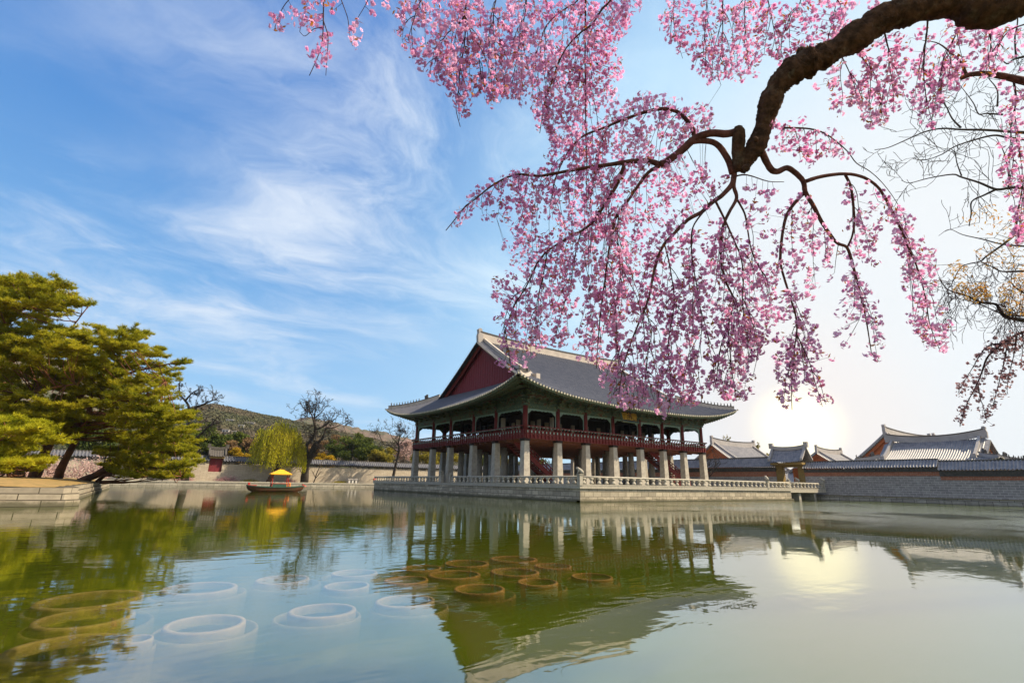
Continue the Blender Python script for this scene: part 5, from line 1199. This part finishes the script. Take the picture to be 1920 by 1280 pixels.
addbr('vg', [(960,-30),(930,0),(925,60),(930,120),(925,160)], 5.2, 5.2, .010, .004)
addbr('vh', [(820,-30),(790,0),(775,40),(765,75)], 5.0, 4.9, .009, .004)
addbr('vi', [(990,-30),(985,20),(975,80),(965,130),(958,170)], 5.5, 5.5, .010, .004)
addbr('tl', [(612,-40),(607,0),(606,50),(603,86),(591,118),(580,142)], 4.4, 4.4, .009, .004)
addbr('tm', [(606,38),(615,70),(613,108),(611,142)], 4.4, 4.4, .006, .003)
addbr('tn', [(632,-20),(642,6),(652,35),(655,60),(661,86)], 4.4, 4.4, .006, .003)
addbr('to', [(560,-20),(535,8),(522,32),(514,58)], 4.4, 4.4, .006, .003)
addbr('tp', [(700,-20),(684,12),(672,32)], 4.4, 4.4, .006, .003)
addbr('tq', [(604,52),(588,55),(572,68),(562,60)], 4.4, 4.4, .005, .003)
addbr('ua', [(1356,-40),(1355,20),(1355,60),(1352,100),(1345,135),(1352,160)], 5.6, 5.6, .012, .003)
addbr('ub', [(1330,-40),(1324,20),(1321,70),(1317,120),(1312,142)], 5.6, 5.7, .009, .003)
addbr('uc', [(1430,-40),(1442,10),(1450,50),(1456,92)], 5.3, 5.3, .010, .003)
addbr('ud', [(1510,-40),(1500,5),(1482,30),(1472,60)], 5.3, 5.2, .010, .003)
addbr('ue', [(1270,-40),(1262,20),(1268,70),(1280,110)], 5.7, 5.8, .008, .003)
addbr('uf', [(1400,-40),(1396,30),(1400,80),(1404,130)], 5.6, 5.7, .008, .003)
addbr('ug', [(1580,-40),(1570,0),(1560,40),(1552,80)], 5.3, 5.3, .010, .003)
addbr('ra', [(1740,24),(1738,60),(1733,100),(1732,142),(1738,190),(1748,230)], 4.9, 5.2, .012, .003)
addbr('rb', [(1655,45),(1664,85),(1672,112),(1675,150)], 4.9, 5.1, .012, .003)
addbr('rc', [(1800,26),(1790,70),(1770,110),(1760,160),(1752,210)], 4.9, 5.2, .010, .003)
addbr('rd', [(1610,72),(1618,110),(1640,140),(1652,190),(1645,220)], 5.0, 5.2, .010, .003)
addbr('re', [(1850,45),(1858,80),(1850,120),(1830,160)], 4.9, 5.3, .010, .003)
addbr('rf', [(1575,100),(1590,130),(1602,160),(1606,185)], 5.0, 5.1, .008, .003)
addbr('stub', [(2050,170),(1985,165),(1920,152),(1880,143),(1845,138),(1820,140),(1802,147)], 5.6, 5.9, .085, .030)
addbr('sa', [(1812,140),(1802,118),(1788,104),(1760,82),(1730,76)], 5.9, 6.0, .022, .004)
addbr('sb', [(1900,148),(1905,190),(1895,240),(1900,300),(1890,350)], 5.8, 5.9, .014, .004)
addbr('sc', [(1950,158),(1930,220),(1925,300),(1912,380),(1905,440)], 5.7, 5.8, .014, .004)
addbr('sd', [(1960,40),(1925,45),(1890,60),(1870,90)], 5.0, 5.3, .014, .004)
# link every upper twig that starts above the frame to one high limb of the tree
hl = spline(np.array([(2120,-20,4.3,.10),(1900,-170,4.8,.08),(1650,-190,5.2,.07),(1400,-150,5.5,.06),(1200,-120,5.6,.05),(1000,-110,5.4,.04),(820,-100,5.0,.025),(620,-90,4.4,.012)]), 5); BR['high'] = hl
for k_ in list(BR):
    q = BR[k_]
    if q[0, 1] < -10 and k_ != 'high':
        j = np.argmin(np.hypot(hl[:, 0]-q[0, 0]-15, hl[:, 1]-q[0, 1])); BR[k_] = np.vstack([spline(np.array([hl[j], (hl[j]+q[0])/2*np.array([1, 1, 1, 0])+np.array([0, -10, 0, q[0, 3]]), q[0]]), 3)[:-1]*np.array([1, 1, 1, 0])+np.array([0, 0, 0, q[0, 3]]), q])
sl = BR['sd']; 
for k_, q in BR.items():
    q = q*np.array([1, 1, 1, 0.84]); m = MB(); m.tube(to3(q)-CB, q[:, 3], 9 if q[0, 3] > .02 else 6, 0.06); m.build('branch', 'limb_bark' if q[0, 3] > .012 else 'twig_bark', cherry, True)

# outlines of the blossom masses as seen from the shore; density per 1000 square pixels, flower count, tilt to pale
ZN = [([(745,0),(1195,0),(1192,60),(1178,130),(1160,200),(1120,250),(1085,270),(1060,300),(1030,260),(1005,215),(965,172),(935,200),(905,172),(882,190),(866,245),(855,205),(832,155),(792,135),(762,95),(742,60)], 3.9, 6),
 ([(1232,0),(1660,0),(1600,52),(1545,84),(1500,96),(1470,120),(1432,105),(1402,142),(1352,150),(1315,148),(1295,118),(1255,75),(1240,40)], 3.0, 5),
 ([(1640,78),(1790,34),(1920,55),(1920,130),(1830,135),(1760,190),(1748,240),(1700,190),(1660,230),(1625,240),(1606,190),(1570,215),(1545,160),(1520,165),(1570,120)], 2.3, 4),
 ([(1865,150),(1920,165),(1920,470),(1895,440),(1900,370),(1875,330),(1880,230)], 2.6, 4),
 ([(838,428),(870,372),(925,330),(1000,308),(1022,286),(1060,250),(1120,225),(1180,180),(1210,172),(1262,185),(1345,202),(1348,235),(1300,250),(1280,280),(1235,320),(1215,420),(1200,520),(1090,570),(960,590),(915,545),(940,470),(960,420),(905,400),(868,415)], 3.7, 5),
 ([(1235,320),(1275,290),(1340,300),(1368,330),(1330,378),(1270,425),(1235,470),(1205,520),(1215,420)], 2.9, 5),
 ([(930,590),(1090,560),(1200,520),(1230,470),(1340,400),(1430,480),(1448,560),(1440,640),(1405,680),(1396,745),(1362,748),(1330,720),(1312,750),(1285,765),(1250,786),(1215,750),(1180,792),(1135,735),(1120,680),(1080,660),(1040,640),(1008,655),(965,690),(930,682),(942,640)], 3.1, 4),
 ([(1390,345),(1440,350),(1500,365),(1470,420),(1462,520),(1440,540),(1405,440)], 1.7, 4),
 ([(1440,560),(1480,540),(1530,610),(1535,690),(1552,765),(1520,740),(1500,700),(1480,772),(1450,730),(1455,660)], 3.2, 4),
 ([(1478,345),(1508,350),(1545,420),(1585,470),(1570,520),(1540,545),(1500,560),(1470,500)], 2.1, 4),
 ([(1590,470),(1625,520),(1665,620),(1650,680),(1628,672),(1612,600),(1590,640),(1560,700),(1552,660),(1575,590),(1580,520)], 1.9, 4),
 ([(1590,335),(1640,345),(1665,375),(1655,440),(1620,500),(1592,440),(1585,380)], 2.2, 4),
 ([(1660,372),(1700,400),(1730,440),(1755,505),(1762,560),(1790,618),(1762,655),(1722,640),(1700,560),(1690,500)], 3.2, 5),
 ([(1445,225),(1500,225),(1560,250),(1600,285),(1605,310),(1570,285),(1530,300),(1515,318),(1490,290),(1442,290)], 3.0, 5),
 ([(505,25),(560,0),(740,0),(715,22),(690,30),(664,92),(650,40),(620,30),(618,145),(580,150),(566,112),(600,75),(575,50),(540,55),(512,68)], 1.6, 6)]
S2 = np.vstack([q[::1] for k_, q in BR.items() if k_ not in ('high', 'stub')])
# hanging strands starting from the traced branches and falling with gravity inside the outlines
strands = []
def inside(x, y): 
    X = np.array([x]); Y = np.array([y]); return any(pip(z_[0], X, Y)[0] for z_ in ZN)
for k_, q in list(BR.items()):
    if k_ in ('high', 'loop', 'under', 'low') or k_[0] == 't' and len(k_) == 2: continue
    L = np.r_[0, np.cumsum(np.hypot(np.diff(q[:, 0]), np.diff(q[:, 1])))]
    for s_ in np.arange(14, L[-1], 21):
        i = min(len(q)-1, int(np.searchsorted(L, s_))); x, y, d, r = q[i]; tx = q[min(i+1, len(q)-1)]-q[max(i-1, 0)]
        vx = tx[0]/(np.hypot(tx[0], tx[1])+1e-6)*6+rng.uniform(-7, 7); vy = rng.uniform(1, 6); pts = [(x, y, d)]; n_ = int(rng.uniform(5, 17)); dd = rng.uniform(-.03, .05)
        for j in range(n_):
            vx *= 0.82; vx += rng.normal(0, .8); vy = min(10.5, vy+1.7); x += vx; y += vy; d += dd
            if not inside(x, y): break
            pts.append((x, y, d))
        if len(pts) > 3: strands.append(np.array(pts))
A = np.concatenate([to3(s_[:-1]) for s_ in strands]); B = np.concatenate([to3(s_[1:]) for s_ in strands])
w0 = np.concatenate([np.linspace(.0050, .0026, len(s_)-1) for s_ in strands])
S2 = np.vstack([S2[:, :3]]+[s_ for s_ in strands])
# clusters: sampled in the outlines, each tied by its own twiglet to the nearest twig
PX_, PD, NF = [], [], []; TA, TB = [], []
for poly, den, nf in ZN:
    q = sample_poly(poly, int(area(poly)/1000*den*4.2))
    cl_ = np.array([math.sin(x*.045+y*.021)+math.sin(x*.019-y*.05)+math.sin(x*.08+y*.07)*.6 for x, y in q]); q = q[cl_+rng.normal(0, .9, len(q)) > -1.0]
    rmin = 15.5/math.sqrt(den); got = np.zeros((0, 2))
    for x, y in q:
        if len(got) and np.min(np.hypot(got[:, 0]-x, got[:, 1]-y)) < rmin*rng.uniform(.55, 1.25): continue
        got = np.vstack([got, [[x, y]]])
        if y < 2 and rng.uniform() < .5 or 1160 < x < 1199 and y > 764: continue
        dist = np.hypot(S2[:, 0]-x, (S2[:, 1]-(y-6))*0.8); i = int(np.argmin(dist))
        if dist[i] > 46: continue
        d = S2[i, 2]+rng.uniform(-.16, .16); PX_.append(P(x, y, d)); NF.append(max(2, int(rng.normal(nf+1, 1.8)))); TA.append(P(*S2[i, :3])); TB.append(PX_[-1])
# and along every hanging strand
for s_ in strands:
    for x, y, d in s_[1:]:
        if rng.uniform() < 0.55:
            if 1152 < x < 1206 and y > 752: continue
            a = (x, y, d); x2, y2 = x+rng.uniform(-13, 13), y+rng.uniform(-3, 12); PX_.append(P(x2, y2, d+rng.uniform(-.08, .08))); NF.append(int(rng.integers(2, 6))); TA.append(P(*a)); TB.append(PX_[-1])
sticks('twigs', np.concatenate([A, np.array(TA)])-CB, np.concatenate([B, np.array(TB)])-CB, np.r_[w0, np.full(len(TA), .0022)], np.r_[w0*.9, np.full(len(TA), .0014)], 'twig_bark', cherry, 3)['kind'] = 'stuff'
def blossoms(name, C, nf, mat, parent, off, rfl=0.0235, rcl=0.030):
    """each cluster a loose ball of five-petalled double flowers facing outwards"""
    C = np.array(C); nf = np.array(nf); K = np.repeat(np.arange(len(C)), nf); N = len(K); o = unit(N); o[:, 2] -= 0.15
    c = C[K]+o*rcl*(0.5+0.16*nf[K][:, None])*rng.uniform(.5, 1.2, (N, 1)); n_ = o+0.5*unit(N); n_ /= np.linalg.norm(n_, axis=1)[:, None]
    a = np.cross(n_, unit(N)); a /= np.linalg.norm(a, axis=1)[:, None]+1e-9; b = np.cross(n_, a); r = rfl*rng.uniform(.75, 1.2, (N, 1)); V = []; T = []
    tc = np.clip(rng.normal(.5, .34, len(C)), 0, 1)[K]
    for ring, (sc_, lift_) in enumerate(((1.0, .25), (.62, .62))):
        for k in range(5):
            w = 2*math.pi*(k+.5*ring)/5; dr = a*math.cos(w)+b*math.sin(w); pr = -a*math.sin(w)+b*math.cos(w); R0 = r*sc_
            V.append(np.stack([c+dr*R0*.05, c+dr*R0*.65-pr*R0*.42+n_*R0*lift_*.5, c+dr*R0+n_*R0*lift_, c+dr*R0*.65+pr*R0*.42+n_*R0*lift_*.5], 1)); T.append(np.clip(tc+rng.normal(0, .14, N)-(.12 if ring else 0), 0, 1))
    o_ = bulk(name, np.concatenate(V)-off, 4, mat, parent, np.concatenate(T)); o_['kind'] = 'stuff'; return o_
blossoms('blossom', PX_, NF, 'petals', cherry, CB)
idx = rng.choice(len(PX_), int(len(PX_)*.45), replace=False); LC = np.repeat(np.array(PX_)[idx], 3, 0)+rng.normal(0, .02, (len(idx)*3, 3))
leaves('young_leaves', LC-CB, .024, 'bronze_leaves', cherry, asp=.35)['kind'] = 'stuff'
print('clusters', len(PX_), 'strands', len(strands))

rg_ = np.random.default_rng(44)
# ------------------------------------------------------------------ other trees reaching in at the right edge
def reach(name, label, base, limbs, mat, trunk_r, link_px):
    b = P(*base); b[2] = 0.55
    e = empty(name, b, 0, label, 'tree'); m = MB()
    top = P(*link_px); tr = spline([b-np.array([0, 0, .3]), b*0.6+top*0.4+np.array([.2, -.1, 0]), top], 6); m.tube(tr-b, np.linspace(trunk_r, trunk_r*.5, len(tr)), 10, .06); m.build('trunk', mat, e, True)
    S = []
    for pts, d0, d1, r0, r1 in limbs:
        q = br(pts, d0, d1, r0, r1); p3 = to3(q); r3 = q[:, 3]
        if pts[0][0] >= 1915:                       # carried on to the trunk outside the view
            j = tr[int(len(tr)*.8)]; p3 = np.vstack([spline([j, (j+p3[0])/2+np.array([0, 0, .25]), p3[0]], 4)[:-1], p3]); r3 = np.r_[np.full(len(p3)-len(q), r0), r3]
        m = MB(); m.tube(p3-b, r3, 6, .05); m.build('branch', mat, e, True); S.append(q)
    return e, b, S
def side_twigs(S, n, L, lv=2, curl=.35, droop=0.0, dn=.03):
    """fine crooked twigs in the air round the traced limbs"""
    A, B, T = [], [], []
    src = np.vstack(S); 
    for _ in range(n):
        q = src[rg_.integers(0, len(src))]; ang = rg_.uniform(0, 2*math.pi); x, y, d = q[:3]; Ln = L*rg_.uniform(.4, 1.2)
        stack = [(x, y, d, ang, Ln, 0)]
        while stack:
            x, y, d, a, ln, l = stack.pop(); k = 5
            for j in range(k):
                a += rg_.normal(0, curl); x2, y2, d2 = x+math.cos(a)*ln/k, y+math.sin(a)*ln/k+droop*ln/k, d+rg_.normal(0, dn); A.append(P(x, y, d)); B.append(P(x2, y2, d2)); x, y, d = x2, y2, d2
                if l < lv and rg_.uniform() < .45: stack.append((x, y, d, a+rg_.choice([-1, 1])*rg_.uniform(.5, 1.1), ln*.55, l+1))
            T.append((x, y, d))
    return np.array(A), np.array(B), T
e, b, S = reach('bare_tree', 'grey leafless tree whose crooked twigs reach in from the right frame edge', (2120, 1300, 9.0), [
 ([(1925,249),(1895,247),(1850,244),(1800,243),(1768,241),(1735,247),(1700,262),(1665,277),(1640,281)], 9, 9.2, .030, .006),
 ([(1925,262),(1890,258),(1862,254),(1822,264),(1790,275),(1765,290),(1735,300),(1712,298)], 9.2, 9.4, .026, .005),
 ([(1925,352),(1895,352),(1868,355),(1835,342),(1802,332),(1786,327),(1742,334),(1706,343),(1690,338)], 8.8, 9.2, .030, .005),
 ([(1868,355),(1845,366),(1822,378),(1821,400),(1817,424)], 8.9, 9.0, .022, .008),
 ([(1893,351),(1890,318),(1882,285),(1868,258)], 8.9, 9.1, .016, .005),
 ([(1802,240),(1785,222),(1772,196),(1752,172),(1738,155)], 9.1, 9.3, .018, .004),
 ([(1880,215),(1850,213),(1835,214),(1826,195),(1814,178),(1800,160)], 9.2, 9.3, .018, .005),
 ([(1925,105),(1900,112),(1888,120),(1872,106),(1860,100)], 9.4, 9.4, .024, .006),
 ([(1905,108),(1903,70),(1908,40),(1906,-20)], 9.4, 9.4, .016, .008),
 ([(1870,200),(1870,170),(1856,150),(1848,140)], 9.3, 9.3, .016, .006),
 ([(1925,420),(1885,455),(1850,480),(1838,490),(1815,495),(1800,503),(1785,530)], 8.6, 8.8, .028, .006),
 ([(1925,462),(1880,458),(1840,448),(1805,440),(1780,430),(1760,442)], 9.0, 9.3, .018, .004),
 ([(1803,330),(1794,305),(1790,285),(1775,278),(1768,290)], 9.0, 9.1, .012, .004)], 'grey_bark', .22, (2080, 200, 9.0))
A, B, T = side_twigs(S, 52, 70, 2, .2); sticks('twigs', A-b, B-b, .0052, .0038, 'grey_bark', e)['kind'] = 'stuff'
e, b, S = reach('weeping_willow', 'willow with sparse orange yellow leaves reaching in at the right frame edge', (2160, 1250, 8.0), [
 ([(1925,602),(1905,598),(1886,594),(1874,580),(1866,570),(1840,567),(1818,557),(1800,551),(1782,545),(1772,538),(1760,520)], 8, 8.2, .034, .006),
 ([(1890,596),(1868,584),(1830,568),(1800,560),(1790,550)], 8.1, 8.3, .012, .004),
 ([(1925,508),(1880,509),(1860,500),(1842,492),(1830,478)], 8.2, 8.3, .020, .005),
 ([(1925,552),(1905,540),(1896,528),(1898,512)], 8.1, 8.2, .014, .004),
 ([(1886,590),(1905,592),(1925,592)], 8.0, 8.0, .014, .012)], 'grey_bark', .20, (2090, 480, 8.0))
A, B, T = side_twigs(S, 90, 46, 2, .3, .25); sticks('twigs', A-b, B-b, .0042, .003, 'twig_bark', e)['kind'] = 'stuff'
C = []
for poly, n in (([(1785,545),(1800,528),(1850,528),(1862,560),(1830,570),(1800,556)], 420), ([(1880,590),(1870,540),(1925,500),(1925,590)], 520), ([(1770,500),(1800,486),(1830,520),(1790,525)], 110), ([(1825,470),(1890,440),(1925,470),(1925,505),(1850,505)], 190), ([(1800,410),(1860,380),(1925,420),(1925,450),(1840,440)], 160)):
    for x, y in sample_poly(poly, n): C.append(P(x, y, rg_.uniform(7.8, 8.6)))
leaves('leaf', np.array(C)-b, .030, 'orange_leaves', e, asp=.3)['kind'] = 'stuff'
e, b, S = reach('cherry_tree', 'second weeping cherry, pale brownish blossom tips drooping low at the right edge', (2200, 1250, 8.5), [
 ([(1925,620),(1905,628),(1885,641),(1866,655),(1850,672),(1840,700),(1828,728),(1816,750),(1806,775),(1800,800)], 8.4, 8.6, .026, .003),
 ([(1880,644),(1862,645),(1848,652),(1836,668),(1822,692),(1808,715),(1798,732)], 8.5, 8.7, .014, .003),
 ([(1890,638),(1886,660),(1880,690),(1872,720),(1866,745),(1862,762)], 8.4, 8.4, .012, .003),
 ([(1905,630),(1902,660),(1895,690),(1890,715),(1888,740)], 8.4, 8.3, .010, .003),
 ([(1834,720),(1838,745),(1845,768),(1850,788)], 8.6, 8.6, .008, .003),
 ([(1918,622),(1918,650),(1914,680)], 8.3, 8.3, .008, .003)], 'twig_bark', .22, (2100, 500, 8.5))
src = np.vstack(S); CC, FF, TA, TB = [], [], [], []
for i in range(330):
    q = src[rg_.integers(4, len(src))]
    if q[0] > 1925: continue
    x, y, d = q[0]+rg_.normal(0, 6), q[1]+rg_.normal(2, 7), q[2]+rg_.normal(0, .08); CC.append(P(x, y, d)); FF.append(int(rg_.integers(2, 4))); TA.append(P(*q[:3])); TB.append(CC[-1])
sticks('twigs', np.array(TA)-b, np.array(TB)-b, .0035, .002, 'twig_bark', e)['kind'] = 'stuff'
blossoms('blossom', CC, FF, 'pale_petals', e, b, .024, .032)

# ------------------------------------------------------------------ bare trees on the far bank, limb by limb
def far_tree(label, px0, Y, ox, oy, sc_, limbs, n, L, thick, buds=None):
    b = np.array(bankpt(px0, Y)); D = float(np.dot(b-CAM, _f)); e = empty('bare_tree', b, 0, label, 'tree'); S = []
    for k, (pts, r0, r1, dd) in enumerate(limbs):
        q = br([(ox+x/sc_, oy+y/sc_) for x, y in pts], D, D+dd, r0, r1); S.append(q); p3 = to3(q)
        if k == 0: p3[0, 2] = 0.6
        m = MB(); m.tube(p3-b, q[:, 3], 9 if k == 0 else 6, .08); m.build('trunk' if k == 0 else 'limb', 'grey_bark', e, True)
    A, B, T = side_twigs([q[len(q)//3:] for q in S], n, L, 3, .4, -.12, .35); sticks('twigs', A-b, B-b, thick, thick*.6, 'grey_bark', e)['kind'] = 'stuff'
    if buds: T = np.array([P(*t) for t in T]); leaves('buds', T[rng.integers(0, len(T), buds[0])]-b+rng.normal(0, .15, (buds[0], 3)), buds[1], buds[2], e)['kind'] = 'stuff'
far_tree('large bare tree with forked dark trunk on the far bank right of the willow', 572, BY+4.5, 320, 690, 4.8, [
 ([(1208,985),(1212,930),(1218,880),(1240,835),(1262,775),(1290,705),(1312,670)], .95, .50, 0), ([(1232,845),(1228,760),(1222,700),(1262,650),(1296,590),(1302,545)], .50, .34, 2.5),
 ([(1302,545),(1292,490),(1262,405),(1222,380),(1190,350),(1172,315)], .34, .07, -2), ([(1298,520),(1294,440),(1302,380),(1312,320),(1316,272)], .30, .06, 2), ([(1296,450),(1336,415),(1368,385),(1392,345)], .18, .05, 1),
 ([(1302,548),(1340,540),(1382,520),(1432,486),(1482,455),(1502,425)], .26, .06, -3), ([(1312,670),(1342,655),(1372,620),(1392,560),(1412,540),(1462,535),(1520,512),(1565,490)], .42, .07, 3),
 ([(1372,622),(1412,612),(1450,605)], .16, .05, 1), ([(1240,840),(1290,760),(1332,690),(1350,640)], .30, .12, -2), ([(1262,405),(1240,345),(1212,300)], .14, .04, 1)], 105, 20, .05)
far_tree('slim bare tree leaning right on the far bank close to the terrace corner', 738, BY+3.0, 680, 580, 3.3675, [
 ([(192,1060),(204,1000),(216,950),(229,890),(226,840),(236,790),(230,740)], .42, .10, 0), ([(226,900),(172,862),(132,848),(104,790),(88,745)], .16, .05, -1.5), ([(229,862),(186,806),(168,760)], .14, .05, 1),
 ([(234,850),(276,806),(308,775)], .15, .05, 1.5), ([(238,800),(262,765),(272,738)], .12, .04, -1), ([(218,942),(262,905),(300,890)], .10, .04, 1)], 70, 15, .04, (260, .10, 'brown_buds'))
far_tree('twisted bare tree behind the island pines with dark upright limbs', 352, BY+5.0, 320, 690, 4.8, [
 ([(140,960),(142,800),(152,640),(166,520),(172,430),(160,340),(130,292),(84,235),(76,150),(88,120)], .80, .10, 0), ([(130,296),(168,250),(205,215),(248,190),(268,160)], .24, .05, 1), ([(205,215),(246,250),(262,228)], .12, .04, .5),
 ([(176,400),(232,352),(292,328),(372,292),(412,280),(436,240)], .34, .06, -2), ([(372,292),(382,250),(380,205)], .14, .04, 1), ([(168,520),(232,500),(300,470),(342,425)], .30, .07, 2), ([(150,690),(240,622),(320,545),(372,500),(402,458)], .38, .10, -2)], 60, 17, .045)

# ------------------------------------------------------------------ air
m = MB(); m.box(-2750, 2750, -2750, 2750, -3.0, 640.0); hz_ = m.build('haze', 'white_paint'); hz_['kind'] = 'stuff'
hm = bpy.data.materials.new('haze'); hm.use_nodes = True; hm.node_tree.nodes.clear(); hg = G(hm.node_tree)
pv = hg.n('ShaderNodeVolumePrincipled'); pv.inputs['Color'].default_value = (0.72, 0.85, 1.0, 1); pv.inputs['Density'].default_value = 0.00009; pv.inputs['Anisotropy'].default_value = 0.3
hg.put(hg.n('ShaderNodeOutputMaterial').inputs['Volume'], pv.outputs[0]); hz_.data.materials[0] = hm
